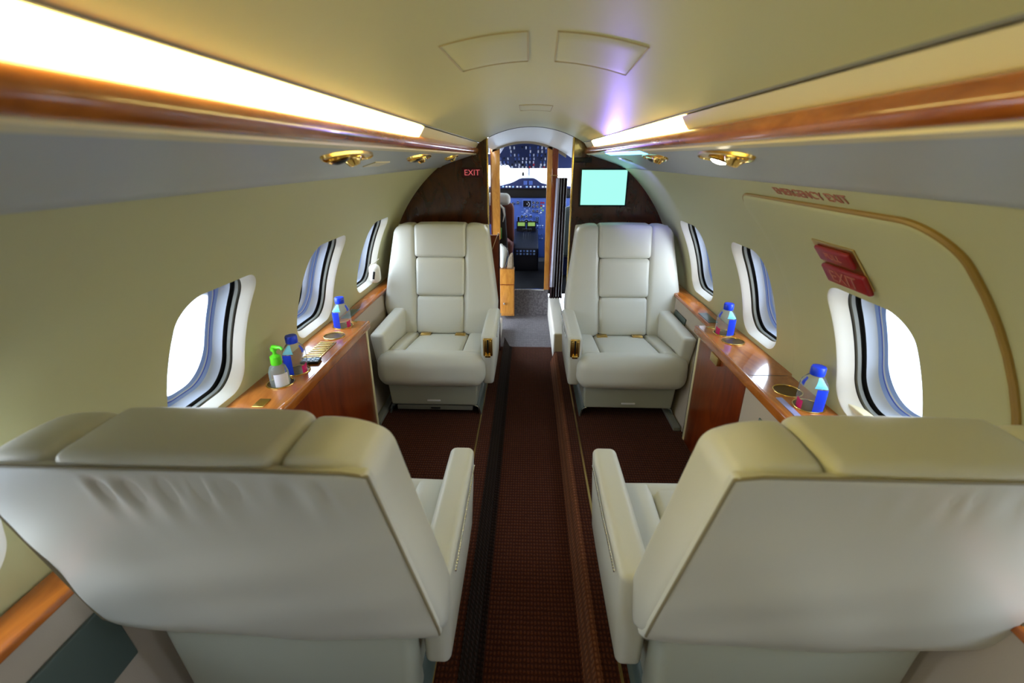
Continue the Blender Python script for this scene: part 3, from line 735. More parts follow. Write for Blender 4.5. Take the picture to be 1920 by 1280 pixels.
# ------------------------------------------------------------------ partition fittings
es = thing('exit_sign', 'small dark red EXIT sign with pink letters on the left wooden partition', 'sign', (-0.346, Y_PART-0.001, CAMZ-0.083))
g = G(); g.box(-0.064, 0.064, -0.008, 0.001, -0.028, 0.028, 0.002); g.build('plate', M_MAROON, es)
text_mesh('lettering', 'EXIT', 0.047, M_PINK, frame((0, -0.0088, -0.001), (1, 0, 0), (0, 0, 1)), es)
mo = thing('monitor', 'flat wall monitor with a plain glowing pale cyan screen on the right partition', 'monitor', (0.456, Y_PART-0.001, CAMZ-0.168))
g = G(); g.box(-0.146, 0.146, -0.010, 0.001, -0.111, 0.111, 0.004); g.build('bezel', M_BLACK, mo)
g = G(); g.box(-0.136, 0.136, -0.012, -0.0101, -0.101, 0.101, 0.0006); g.build('screen', M_SCREEN, mo)
ve = thing('speaker_vent', 'narrow dark slotted vent above the cyan monitor', 'vent', (0.325, Y_PART-0.001, CAMZ-0.012))
g = G(); g.box(-0.05, 0.05, -0.006, 0.001, -0.014, 0.014, 0.003); g.build('frame', M_BLACK, ve)
for k in range(3):
    g = G(); g.box(-0.042, 0.042, -0.0085, -0.006, -0.009+0.008*k, -0.006+0.008*k); g.build('slat', M_DARK, ve)

# ------------------------------------------------------------------ service panel fittings
def psu_frame(s, x_abs, y):
    x = x_abs; z = psu_z(x)
    return frame((x, y, z), (0, 1, 0), (s*0.228, 0, -0.072))
def pod(s, x, y, ln, label, lit, boat=1.0):
    P = thing('reading_light_unit', label, 'ceiling light', (x, y, psu_z(x)), group=None)
    mm = psu_frame(s, x, y); mm.translation = Vector((0, 0, 0))
    if mm.to_3x3() @ Vector((0, 0, 1)) @ Vector((0, 0, 1)) > 0: mm = mm @ Matrix.Rotation(PI, 4, 'X')
    m3 = mm.to_3x3()
    def ell(a, b, z, n=40): return [m3 @ Vector((a*math.cos(2*PI*i/n), b*math.sin(2*PI*i/n)*(1-0.25*abs(math.cos(2*PI*i/n))**3), z)) for i in range(n)]
    g = G(); a = ln/2; b = 0.034; n = 40
    rings = [ell(a, b, 0.0), ell(a*0.985, b*0.96, 0.005), ell(a*0.95, b*0.86, 0.006), ell(a*0.93, b*0.80, 0.002)]
    vs = [p for r in rings for p in r]; g.add(vs, [(k*n+i, k*n+(i+1) % n, (k+1)*n+(i+1) % n, (k+1)*n+i) for k in range(3) for i in range(n)])
    g.build('bezel', M_GOLD, P)
    g = G(); r = ell(a*0.94, b*0.84, 0.0022); g.add(r, [tuple(range(n))]); g.build('plate', M_BRASS, P)
    for k, (u, m) in enumerate(((-0.45 if s < 0 else 0.10, 0), (0.1 if s < 0 else -0.45, 1), (0.5 if s < 0 else -0.72, 2))):
        c = m3 @ Vector((u*a, 0, 0.002))
        if m == 0:
            g = G(); g.lathe([(0.024, 0), (0.024, 0.007), (0.019, 0.010), (0.017, 0.008)], c, 24, m3); f = g.build('light_ring', M_GOLD, P)
            g = G(); g.lathe([(0.018, 0.006), (0.016, 0.0105), (0.009, 0.0135), (0, 0.0145)], c, 20, m3); g.build('lens', M_BULB if lit else M_BLACK, f)
        elif m == 1:
            g = G(); g.lathe([(0.020, 0), (0.020, 0.005), (0.015, 0.012), (0.011, 0.018), (0.008, 0.018), (0.006, 0.010), (0, 0.010)], c, 20, m3); g.build('air_nozzle', M_GOLD, P)
        else:
            g = G(); g.rbox((0.013, 0.006, 0.004), 0.003, n=1, m=m3, c=m3 @ Vector((u*a, 0, 0.006))); g.build('switch', M_GOLD, P)
    return P
pod(-1, -0.378, 1.02, 0.27, 'gold bezelled light and air nozzle unit nearest the camera on the left service panel', False)
pod(-1, -0.382, 1.70, 0.29, 'gold bezelled light unit in the middle of the left service panel', False)
pod(-1, -0.375, 2.36, 0.20, 'gold bezelled light unit at the forward end of the left service panel by the partition', False)
pod(1, 0.402, 1.03, 0.27, 'gold bezelled light unit with a glowing white bulb on the right service panel', True)
pod(1, 0.405, 1.60, 0.25, 'unlit gold bezelled light unit on the right service panel near the cyan blue strip', False)
# small cover plates on the service panels
for s, x, y, lab in ((-1, -0.44, 1.40, 'small flush cream access cover on the left service panel'), (1, 0.44, 2.25, 'small flush dark edged cover on the right service panel')):
    mm = psu_frame(s, x, y); m3 = mm.to_3x3(); g = G(); g.rbox((0.07, 0.02, 0.002), 0.0015, n=1, m=m3)
    o = g.build('cover_plate', M_CREAM if s < 0 else M_PSU); o.location = (x, y, psu_z(x)-0.001); tag(o, lab, 'cover plate')
# emissive cyan strip set under the right wooden strip
bl = thing('cyan_strip', 'flush glowing cyan blue strip under the right wooden strip', 'light', (0.352, 1.86, psu_z(0.352)))
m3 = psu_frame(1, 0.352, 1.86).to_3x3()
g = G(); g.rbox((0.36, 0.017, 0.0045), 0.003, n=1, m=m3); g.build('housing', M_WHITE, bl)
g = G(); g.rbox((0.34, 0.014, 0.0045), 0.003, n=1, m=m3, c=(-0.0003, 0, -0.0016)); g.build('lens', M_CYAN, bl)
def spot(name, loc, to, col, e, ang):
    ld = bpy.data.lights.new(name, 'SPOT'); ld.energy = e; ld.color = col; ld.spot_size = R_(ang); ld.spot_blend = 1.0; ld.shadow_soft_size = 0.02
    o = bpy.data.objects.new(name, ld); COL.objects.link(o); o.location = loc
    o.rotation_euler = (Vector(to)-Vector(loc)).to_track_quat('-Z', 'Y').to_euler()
spot('added_ceiling_glow_spot', (0.300, 2.30, CAMZ-0.035), (0.16, 1.45, CAMZ+0.14), (0.30, 0.20, 1.0), 2.6, 62)  # unseen spot added to give the ceiling its violet glow
spot('added_wall_glow_spot', (0.40, 2.25, CAMZ-0.012), (0.66, 2.62, CAMZ-0.16), (0.20, 0.22, 1.0), 6.0, 70)  # second added spot, throws a blue glow on the wall; no fixture
# ceiling access panels
def cpanel(pts, label, name='ceiling_panel', th=0.0022):
    cx = sum(p[0] for p in pts)/len(pts); cy = sum(p[1] for p in pts)/len(pts); cz = czx(cx)
    P = thing(name, label, 'ceiling panel', (cx, cy, cz))
    def bil(u, v, ins=0.0):
        u = ins+(1-2*ins)*u; v = ins+(1-2*ins)*v
        a = Vector(pts[0])*(1-u)+Vector(pts[1])*u; b = Vector(pts[3])*(1-u)+Vector(pts[2])*u; return a*(1-v)+b*v
    g = G(); n = 10; vs = []
    for i in range(n+1):
        for j in range(n+1):
            q = bil(i/n, j/n); e = 1 if (i in (0, n) or j in (0, n)) else 0
            vs.append((q.x-cx, q.y-cy, czx(q.x)-(0.0 if e else th)-cz))
    g.add(vs, [(i*(n+1)+j, (i+1)*(n+1)+j, (i+1)*(n+1)+j+1, i*(n+1)+j+1) for i in range(n) for j in range(n)])
    g.build('cover', M_CEIL, P)
    g = G(); loop = []
    for (a, b) in (((0, 0), (1, 0)), ((1, 0), (1, 1)), ((1, 1), (0, 1)), ((0, 1), (0, 0))):
        for k in range(6):
            t = k/6; q = bil(a[0]+(b[0]-a[0])*t, a[1]+(b[1]-a[1])*t); loop.append((q.x-cx, q.y-cy, czx(q.x)-0.0005-cz))
    g.tube(loop, 0.0010, 6, closed=True); g.build('edge_gap', M_EDGE, P)
cpanel([(-0.135, 0.78), (-0.004, 0.78), (-0.004, 1.00), (-0.130, 1.00)], 'large rectangular access panel in the ceiling left of the centre line')
cpanel([(0.040, 0.78), (0.172, 0.78), (0.182, 1.00), (0.046, 1.00)], 'large rectangular access panel in the ceiling right of the centre line')
cpanel([(-0.036, 1.76), (0.080, 1.76), (0.080, 1.96), (-0.036, 1.96)], 'small rectangular access panel in the ceiling towards the partition')

# ------------------------------------------------------------------ exit door lettering and pull handle
def wallframe(y, a, dr):
    o = cp(1, y, a, CR-dr); tx = Vector((0, -1, 0)); tz = Vector((-math.sin(R_(a)), 0, math.cos(R_(a))))
    return frame(o, tx, tz)
o = text_mesh('door_lettering', 'EMERGENCY EXIT', 0.034, M_LETTER, wallframe(1.04, 50.6, 0.0015), None)
tag(o, 'dusty red EMERGENCY EXIT lettering on the cream wall above the exit door', 'lettering')
sg = thing('exit_handle_sign', 'red exit sign with gold pull handle above the right door window', 'sign', cp(1, 1.08, 37, CR-0.01))
def sgl(g, name, m, par):
    ob = g.build(name, m, par); ob.data.transform(Matrix.Translation(-sg.location)); return ob
def wbox(g, ya, yb, aa, ab, d0, d1, r=0.003, n=2):
    P = []
    for d in (d0, d1):
        for (yy) in (ya, yb):
            for an in (aa, ab): P.append(cp(1, yy, an, CR-d))
    g.hexa(P, r, n=n)
g = G(); wbox(g, 1.15, 0.995, 34.2, 41.5, 0.009, 0.014, 0.006, 3); pl = sgl(g, 'mounting_plate', M_BRASS, sg)
g = G(); wbox(g, 1.145, 0.99, 33.8, 37.2, 0.014, 0.026, 0.008, 3); lo = sgl(g, 'lower_plate', M_RED, sg)
g = G(); wbox(g, 1.135, 1.01, 38.1, 40.8, 0.014, 0.024, 0.005, 3); up = sgl(g, 'pull_handle', M_RED, sg)
mw = wallframe(1.068, 35.5, 0.0266); mw.translation -= sg.location; text_mesh('lettering', 'EXIT', 0.048, M_LETTER, mw, lo)
mw = wallframe(1.072, 39.5, 0.0246); mw.translation -= sg.location; text_mesh('lettering', 'PULL', 0.026, M_LETTER, mw, up)

# ------------------------------------------------------------------ seats
def seat(cx, y0, flip, ib, label, fine=False, bx=0.022, bf=0.0, wl=0.0, zl=0.0):
    """cx centre, y0 base centre, flip: faces aft; ib: local side (+1/-1) of the aisle"""
    P = thing('cabin_seat', label, 'seat', (cx, y0, ZF), PI if flip else 0.0)
    Y = lambda b: 0.28-b
    BX = -ib*bx
    z0, z1 = 0.320, 0.912
    Fb = lambda z: 0.435+(z-0.335)*0.165/0.577+0.010*math.sin(PI*(z-0.335)/0.577)
    def Rb(z):
        t = (z-0.40)/0.51
        b = 0.60+0.137*t
        if z < 0.47: b -= 0.035*((0.47-z)/0.1)**2
        return b
    def W(z, side=0):
        w_ = 0.268+(0.912-z)*0.135
        if z < 0.47: w_ = 0.3277-(0.47-z)*0.06
        if side == ib: w_ -= wl*min(1, (0.912-z)/0.45)
        if side == -ib and z < 0.50: w_ -= 0.03*((0.50-z)/0.15)**2*1.5
        return w_
    NZ = 18 if fine else 12
    # side bolsters
    for sd in (-1, 1):
        def fn(u, v, w_, sd=sd):
            z = z0+(z1-z0)*(w_+1)/2
            xi = 0.1475-0.012*min(1, max(0, (0.80-z)/0.4)); xo = W(min(z, z1), sd)
            t = (u+1)/2 if sd > 0 else (1-u)/2
            x = BX+sd*(xi+(xo-xi)*t)
            zz = z-0.022*max(0, t)**3*(1 if w_ > 0 else 0)*max(0, w_)
            f, r = Fb(z)+0.004*t, Rb(z)-0.008
            if z < 0.44: f = f+0.0
            b = r+(f-r)*(v+1)/2
            if w_ > 0.9: pass
            return (x, Y(b), zz)
        g = G(); g.rbox((0.075, 0.075, 0.28), 0.024, (0.006, 0.012, 0.010), n=(5, 6, NZ), k=4, fn=fn); g.build('side_bolster', M_LTHR, P)
    # centre panels
    for (za, zb, hw, full) in ((0.742, 0.918, 0.1485, True), (0.530, 0.738, 0.142, False), (0.318, 0.526, 0.136, False)):
        def fn(u, v, w_, za=za, zb=zb, hw=hw, full=full):
            z = za+(zb-za)*(w_+1)/2; zc = min(max(z, 0.335), 0.912)
            x = BX+u*hw; f = Fb(zc)-0.006; r = (Rb(zc)-0.008) if full else f+0.09
            b = r+(f-r)*(v+1)/2
            return (x, Y(b), z)
        g = G(); g.rbox((hw, 0.075 if full else 0.045, (zb-za)/2), 0.020, (0.0, 0.013, 0.006), n=(8, 5, 6), k=4, fn=fn); g.build('back_cushion', M_LTHR, P)
    # filler core behind the lower cushions
    # rear shell with folds under the top seam
    rnd = random.Random(int(abs(cx)*1000)+ib)
    ph = [(c_+rnd.uniform(-0.006, 0.006), rnd.uniform(0.006, 0.011), rnd.uniform(0.55, 1.0)) for c_ in (-0.092, -0.045, 0.002, 0.040, 0.085, 0.165, 0.205)]
    amp = 0.0075 if cx < 0 else 0.0012
    def fn(u, v, w_):
        za, zb = 0.400-zl, 0.905
        z = za+(zb-za)*(w_+1)/2; zc = max(z, 0.33)
        s_ = 1 if u > 0 else -1
        wd = W(zc, s_)
        x = u*(wd+0.0005)+BX
        if w_ < -0.3:                       # sagging lower edge
            z -= 0.022*(1-u*u)*((-0.3-w_)/0.7)
        b = Rb(zc)-0.020*(v+1)/2
        if v < 0:
            d = 0.010*(1-u*u)*(1-w_*w_)
            t_ = (0.893-z)/0.10
            env = 0 if t_ < 0 else min(1, t_*5)*math.exp(-(t_/0.62)**2)
            f = 0
            for (c_, wd_, a_) in ph:
                q = ((x-BX)-(c_+0.012*a_*t_))/(wd_*(1+0.9*max(t_, 0)))
                f += a_*(math.exp(-q*q)-0.35*math.exp(-((abs(q)-1.8)**2)*1.5))
            d -= amp*f*env
            d += 0.0015*math.sin(x*23+z*17)+0.001*math.sin(z*41-x*13)
            b += d
        return (x, Y(b), z)
    g = G(); g.rbox((0.30, 0.012, 0.25), 0.008, n=((150 if fine else 14), 1, (70 if fine else 14)), k=3, fn=fn); g.build('rear_shell', M_LTHR, P)
    g = G(); pts = []
    for i in range(14): z = 0.43+(0.90-0.43)*i/13; pts.append((BX-W(z, -1), Y(Rb(z)-0.002), z))
    for i in range(1, 16): x = BX-W(0.903)+2*W(0.903)*i/16; pts.append((x, Y(Rb(0.905)-0.001), 0.9065))
    for i in range(14): z = 0.90-(0.90-0.43)*i/13; pts.append((BX+W(z, 1), Y(Rb(z)-0.002), z))
    g.tube(pts, 0.0028, 6); g.build('piping', M_SEAM, P)
    # lower back cover
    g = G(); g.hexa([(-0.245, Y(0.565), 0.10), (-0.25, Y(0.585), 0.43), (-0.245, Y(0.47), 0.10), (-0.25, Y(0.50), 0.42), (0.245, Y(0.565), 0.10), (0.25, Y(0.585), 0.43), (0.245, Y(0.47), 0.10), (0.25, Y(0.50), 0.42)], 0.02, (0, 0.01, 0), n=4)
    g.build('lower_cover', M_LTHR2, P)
    # cushion: centre pad, side pads, front roll
    g = G(); g.hexa([(-0.142, Y(0.47), 0.22), (-0.142, Y(0.47), 0.312), (-0.15, Y(0.07), 0.24), (-0.15, Y(0.07), 0.362), (0.142, Y(0.47), 0.22), (0.142, Y(0.47), 0.312), (0.15, Y(0.07), 0.24), (0.15, Y(0.07), 0.362)], 0.018, (0, 0, 0.008), n=6, k=3)
    g.build('seat_cushion', M_LTHR, P)
    for sd in (-1, 1):
        xo = 0.253 if sd == ib else 0.225
        q = [(0.1445, 0.47), (0.1525, 0.07)]
        c8 = []
        for x in ((q[0][0], q[1][0]), (xo, xo)):
            for k, b in ((0, 0.47), (1, 0.07)):
                for z in (0.22, 0.318 if k == 0 else 0.366): c8.append((sd*x[k], Y(b), z))
        if sd < 0: c8 = c8[4:]+c8[:4]
        g = G(); g.hexa(c8, 0.018, (0, 0, 0.008), n=5); g.build('side_cushion', M_LTHR, P)
    g = G(); g.hexa([(-0.272, Y(0.12), 0.205), (-0.272, Y(0.12), 0.362), (-0.272, Y(-0.005+bf), 0.185), (-0.272, Y(0.012+bf), 0.358), (0.272, Y(0.12), 0.205), (0.272, Y(0.12), 0.362), (0.272, Y(-0.005+bf), 0.185), (0.272, Y(0.012+bf), 0.358)], 0.055, (0.004, 0.008, 0.006), n=8, k=6)
    g.build('front_roll', M_LTHR, P)
    # armrests
    xi, xo = 0.256, 0.326
    def arm(sd, xi, xo, zb, zt, deep):
        c8 = []
        for x in (xi, xo):
            for b in (0.50, 0.045):
                for z in (zb, zt):
                    bb = b
                    if b < 0.1 and z == zt: bb = 0.035
                    if b < 0.1 and z == zb: bb = 0.065 if deep else 0.08
                    xx = x-(0.012 if (z == zb and x == xo) else 0)
                    c8.append((sd*xx, Y(bb), z))
        if sd < 0: c8 = c8[4:]+c8[:4]
        g = G(); g.hexa(c8, 0.016, (0.004, 0.003, 0.002), n=(3, 8, 6), k=4); return g.build('armrest', M_LTHR, P)
    a1 = arm(ib, xi, xo, 0.185, 0.462, True)
    a2 = arm(-ib, 0.226, 0.296, 0.235, 0.462, False)
    # piping-like hinge strip on the aisle arm, latch plate at its front
    g = G(); N_ = 46
    for k in range(N_):
        b = 0.10+0.36*k/(N_-1); x = ib*(xo-0.0005+0.002*0)
        g.rbox((0.0022, 0.0034, 0.0032), 0.0016, n=1, k=1, c=(ib*0.3315, Y(b), 0.437+0.002*math.sin(k*0.2)))
    g.build('metal_hinge', M_CHROME, a1)
    g = G(); g.box(ib*0.291-0.023, ib*0.291+0.023, Y(0.040), Y(0.028), 0.358, 0.452, 0.005); lt = g.build('latch_plate', M_GOLD, a1)
    g = G()
    for dx in (-0.013, 0.013): g.box(ib*0.291+dx-0.004, ib*0.291+dx+0.004, Y(0.031), Y(0.022), 0.368, 0.444, 0.003)
    g.build('latch_rail', M_GOLD, lt)
    g = G(); g.box(ib*0.291-0.004, ib*0.291+0.004, Y(0.0285), Y(0.0265), 0.372, 0.446, 0.001); g.build('slot', M_BLACK, lt)
    g = G(); g.box(ib*0.291-0.014, ib*0.291+0.014, Y(0.030), Y(0.014), 0.356, 0.370, 0.004); g.build('latch_tab', M_GOLD, lt)
    # lap belt buckles
    for dx in (-0.10, 0.10):
        g = G(); g.box(dx-0.030, dx+0.030, Y(0.425), Y(0.385), 0.324, 0.333, 0.003); bk = g.build('belt_buckle', M_BRASS, P)
        g = G(); g.box(dx-0.024, dx+0.024, Y(0.405), Y(0.388), 0.332, 0.337, 0.002); g.build('buckle_flap', M_GOLD, bk)
    # base
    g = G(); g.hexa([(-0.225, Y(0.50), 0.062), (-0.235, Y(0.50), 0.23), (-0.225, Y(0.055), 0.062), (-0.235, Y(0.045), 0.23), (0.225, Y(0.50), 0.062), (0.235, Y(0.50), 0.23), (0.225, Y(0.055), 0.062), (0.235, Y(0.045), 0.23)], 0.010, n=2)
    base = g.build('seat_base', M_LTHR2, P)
    g = G(); g.box(-0.035, 0.035, Y(0.054), Y(0.049), 0.088, 0.096, 0.001); g.build('label_plate', M_WLABEL, base)
    if cx < 0:
        g = G(); g.box(-0.20, 0.20, Y(0.10), Y(0.062), 0.030, 0.056, 0.003); g.build('metal_tray', M_GREY, base)
        g = G(); g.box(-0.03, 0.02, Y(0.062), Y(0.058), 0.038, 0.047, 0.001); g.build('tray_slot', M_BLACK, base)
    for sd in (-1, 1):
        g = G()
        prof = [(0.205, 0.062), (0.222, 0.060), (0.236, 0.048), (0.246, 0.0), (0.240, 0.0), (0.228, 0.042), (0.216, 0.050), (0.205, 0.052)]
        g.extrude_y([(sd*x, z) for x, z in prof], Y(0.46), Y(0.07)); g.build('leg', M_TEAL, P, angle=60)
        g = G(); g.tube([(sd*x, Y(0.068), z) for x, z in ((0.212, 0.057), (0.226, 0.053), (0.234, 0.040), (0.244, 0.0025))], 0.0025, 6); g.build('leg_trim', M_CHROME, P)
    return P
seat(-0.482, 2.31, True, -1, 'cream leather aft facing seat left in front of the wooden EXIT sign partition')
seat(0.528, 2.31, True, 1, 'cream leather aft facing seat on the right below the cyan monitor')
seat(-0.480, 0.91, False, 1, 'large cream leather seat seen from behind at the lower left with folds on its back', True, -0.014, 0.03, 0.018)
seat(0.528, 0.92, False, -1, 'large cream leather seat seen from behind at the lower right with smooth back', True, 0.0, 0.04, 0.03, 0.035)

# ------------------------------------------------------------------ side ledges
ZT = 0.65
def ledge(s, xf, cups, y0, y1, label):
    P = thing('side_ledge', label, 'side table', (s*0.8, (y0+y1)/2, ZF)); L = P.location
    def bl(g, name, m, par=P, **k):
        o = g.build(name, m, par, **k); o.data.transform(Matrix.Translation(-L)); return o
    xw = CYX*s+CR+s*0.0-0.001
    put = lambda y, a: (s*a, y, ZT)
    g = G(); ys = [y0]
    cs = sorted(cups, key=lambda c: c[1])
    ed = []
    for i, (x, y) in enumerate(cs):
        lo = y-0.05 if i == 0 or y-cs[i-1][1] > 0.11 else (y+cs[i-1][1])/2
        hi = y+0.05 if i == len(cs)-1 or cs[i+1][1]-y > 0.11 else (y+cs[i+1][1])/2
        ed.append((lo, hi))
    y = y0
    for (x, yc), (lo, hi) in zip(cs, ed):
        if lo > y+1e-4: grid_patch(g, y, lo, xf, xw, put, 2, KK)
        hole_patch(g, lo, hi, xf, xw, rrect(yc-0.041, yc+0.041, abs(x)-0.041, abs(x)+0.041, 0.04099, KK), put, 3); y = hi
    grid_patch(g, y, y1, xf, xw, put, 2, KK)
    grid_patch(g, y0, y1, xf, xw, lambda y, a: (s*a, y, ZT-0.028), 1, 1)
    for yy in (y0, y1): g.add([(s*xf, yy, ZT-0.028), (s*xw, yy, ZT-0.028), (s*xw, yy, ZT), (s*xf, yy, ZT)], [(0, 1, 2, 3)])
    bl(g, 'countertop', M_WOOD)
    g = G(); g.box(s*(xf-0.016), s*(xf+0.002), y0-0.002, y1+0.004, ZT-0.034, ZT+0.003, 0.008); bl(g, 'front_edge', M_WOOD)
    for (x, yc) in cs:
        g = G(); g.tube([(x+0.0425*math.cos(2*PI*i/32), yc+0.0425*math.sin(2*PI*i/32), ZT+0.0015) for i in range(32)], 0.0024, 8, True); r = bl(g, 'cup_holder', M_GOLD)
        g = G(); g.lathe([(0, -0.034), (0.038, -0.034), (0.0405, -0.031), (0.041, 0.0)], (x, yc, ZT), 32); bl(g, 'cup_well', M_WELL, r)
    return P, bl
# left
LP, bl = ledge(-1, 0.742, [(-0.822, 1.335), (-0.812, 1.432), (-0.815, 1.77), (-0.825, 1.895)], 1.168, 1.965, 'long glossy wooden side ledge with gold cup holders below the left windows')
g = G(); g.box(-0.752, -0.738, 1.172, 1.925, ZF, ZT-0.03, 0.003); bl(g, 'cabinet_panel', M_WOODR)
g = G(); g.box(-0.755, -0.735, 1.926, 1.945, ZF, ZT-0.03, 0.003); bl(g, 'end_trim', M_CREAM)
g = G(); g.box(-0.765, -0.738, 1.945, 1.952, ZF, ZT-0.03, 0.002); bl(g, 'end_panel', M_DARK)
g = G(); g.box(-0.845, -0.777, 1.505+0.03, 1.70, ZT, ZT+0.003, 0.001); gr = bl(g, 'grille', M_BRASS)
for k in range(9):
    g = G(); y = 1.545+0.0175*k; g.box(-0.840, -0.782, y, y+0.007, ZT+0.003, ZT+0.006, 0.001); bl(g, 'grille_bar', M_GOLD, gr)
g = G(); g.box(-0.83, -0.795, 1.175, 1.225, ZT, ZT+0.003, 0.001); bl(g, 'gold_plaque', M_GOLD)
g = G(); g.box(-0.805, -0.78, 1.94-0.0, 1.958, ZT, ZT+0.003, 0.001); bl(g, 'gold_plaque', M_GOLD)
# right
RP, br = ledge(1, 0.770, [(0.848, 1.767), (0.848, 1.862), (0.846, 1.337), (0.858, 1.240)], 1.168, 1.955, 'long glossy wooden side ledge with cup holders beside the exit door')
g = G(); g.box(0.766, 0.780, 1.45, 1.895, ZF, ZT-0.03, 0.003); br(g, 'cabinet_door', M_WOODR)
g = G(); g.box(0.770, 0.785, 1.172, 1.449, ZF, ZT-0.03, 0.003); br(g, 'fabric_panel', M_FABRIC)
g = G(); g.box(0.764, 0.785, 1.896, 1.915, ZF, ZT-0.03, 0.003); br(g, 'end_trim', M_CREAM)
g = G(); g.box(0.766, 0.79, 1.915, 1.925, ZF, ZT-0.03, 0.002); br(g, 'end_panel', M_DARK)
g = G(); g.box(0.764, 0.770, 1.25, 1.32, 0.51, 0.56, 0.003); h = br(g, 'flush_latch', M_TEAL)
g = G(); g.box(0.762, 0.765, 1.26, 1.29, 0.52, 0.55, 0.001); br(g, 'latch_button', M_DARK, h)
g = G(); g.box(0.750, 0.766, 1.66, 1.73, ZT-0.065, ZT-0.03, 0.002); br(g, 'hinge', M_BRASS)
g = G(); g.box(0.785, 0.805, 1.175, 1.29, ZT, ZT+0.002, 0.0005); pl = br(g, 'label_strip', mat('lilac_label', S(150, 150, 190), 0.4))
g = G(); g.box(0.80, 0.83, 1.915, 1.94, ZT, ZT+0.003, 0.001); br(g, 'gold_plaque', M_GOLD)
g = G(); g.box(0.772, 0.905, 1.45, 1.452, ZT+0.0001, ZT+0.0006); br(g, 'lid_gap', M_DARK)

# lower side walls with wooden rails
def sidewall(s, nm):
    for (a, b, tagn) in ((Y_REAR, 1.13, 'aft'), (1.972, Y_PART, 'forward')):
        zt = ZT-0.012 if tagn == 'forward' else ZT-0.035
        xin = 0.835
        g = G(); g.hexa([(s*xin, a, zt-0.020), (s*xin, a, zt), (s*xin, b, zt-0.020), (s*xin, b, zt), (s*0.918+CYX, a, zt-0.020), (s*0.918+CYX, a, zt), (s*0.918+CYX, b, zt-0.020), (s*0.918+CYX, b, zt)], 0.007, n=2)
        o = g.build('trim_rail_%s_%s' % (nm, tagn), M_RAIL); o['kind'] = 'structure'
        g = G(); g.prism([(s*0.848, a, zt-0.018), (s*0.856, a, zt-0.018), (s*0.796, a, ZF), (s*0.780, a, ZF)], (0, b-a, 0))
        o = g.build('baseboard_%s_%s' % (nm, tagn), M_FABRIC, smooth=False); o['kind'] = 'structure'
    g = G(); g.box(s*0.74, s*0.775, 1.975, Y_PART-0.01, ZF, ZF+0.022, 0.004)
    o = g.build('trim_kick_'+nm, M_GREY); o['kind'] = 'structure'
sidewall(-1, 'left'); sidewall(1, 'right')
def sw_x(z): return 0.78+(z-ZF)*(0.848-0.78)/(ZT-0.03-ZF)
for s, y, z, lab in ((1, 2.385, 0.535, 'flush teal grey outlet cover on the fabric side wall behind the right forward seat'), (-1, 0.52, 0.455, 'large teal grey cover plate on the side wall at the lower left corner')):
    hw, hh = (0.09, 0.025) if s > 0 else (0.10, 0.075)
    g = G(); th = math.atan2(0.068, 0.54)
    g.rbox((0.005, hw, hh), 0.004, n=1, m=Matrix.Rotation(s*th, 3, 'Y'))
    o = g.build('outlet_cover', M_TEAL); o.location = (s*(sw_x(z)-0.003), y, z); tag(o, lab, 'cover plate')
for s, x, y, lab in ((-1, -0.868, 2.10, 'small dark flush speaker plate on the left forward wooden rail'), (1, 0.868, 2.10, 'small dark flush speaker plate on the right forward wooden rail')):
    g = G(); g.box(-0.022, 0.022, -0.07, 0.07, 0, 0.003, 0.0012); o = g.build('rail_plate', M_TEAL); o.location = (x, y, ZT-0.0125); tag(o, lab, 'cover plate')

# ------------------------------------------------------------------ bottles and small things
SQ = [3, 5, 5, 5, 4, 3, 2, 2]
BP = [(0.028, 0.0), (0.033, 0.006), (0.0335, 0.06), (0.0335, 0.106), (0.031, 0.118), (0.022, 0.134), (0.0155, 0.141), (0.015, 0.150)]
def bprof(z):
    for (a, b), sa, sb in zip(zip(BP, BP[1:]), SQ, SQ[1:]):
        if a[1] <= z <= b[1]:
            t = (z-a[1])/(b[1]-a[1]); return a[0]+(b[0]-a[0])*t, sa+(sb-sa)*t
    return BP[-1][0], 2
def bpatch(name, m, a0, a1, z0, z1, par, off=0.0006, taper=0.0):
    g = G(); n, k = 14, 10; vs = []
    for j in range(k+1):
        z = z0+(z1-z0)*j/k; r, e = bprof(z); r += off
        for i in range(n+1):
            mid = (a0+a1)/2; a = mid+(a0-mid+(a1-a0)*i/n)*(1-taper*j/k)
            x, y = math.cos(a), math.sin(a); q = (abs(x)**e+abs(y)**e)**(-1/e); vs.append((x*q*r, y*q*r, z))
    g.add(vs, [(j*(n+1)+i, j*(n+1)+i+1, (j+1)*(n+1)+i+1, (j+1)*(n+1)+i) for j in range(k) for i in range(n)])
    return g.build(name, m, par)
def water(x, y, z, label, side):
    P = thing('water_bottle', label, 'water bottle', (x, y, z), 0, 'blue capped water bottles on the side ledges')
    v = math.atan2(-y, -x)                      # direction towards the cabin aisle, aft
    P.rotation_euler = (0, 0, v+R_(20)*side)
    g = G(); g.lathe(BP, (0, 0, 0), 32, sq=SQ); g.build('body', M_PET, P, angle=60)
    g = G(); g.lathe([(0.0195, 0.141), (0.020, 0.144), (0.020, 0.163), (0.018, 0.167), (0, 0.168)], (0, 0, 0), 28); g.build('cap', M_BCAP, P)
    q = -R_(20)*side
    def m_(a0, a1): return (q+a0, q+a1) if side > 0 else (q-a1, q-a0)
    bpatch('side_label', M_BLABEL, *m_(0.35, 1.15), 0.010, 0.106, P)
    bpatch('shoulder_patch', M_LAQUA, *m_(0.1, 1.1), 0.109, 0.138, P, taper=0.55)  # aqua wedge paints a highlight on the bottle shoulder
    bpatch('flower_label', M_MAG, *m_(-1.30, -0.40), 0.010, 0.064, P)
    bpatch('shoulder_patch', M_BLABEL, *m_(-1.3, -0.7), 0.108, 0.132, P, taper=0.2)
    return P
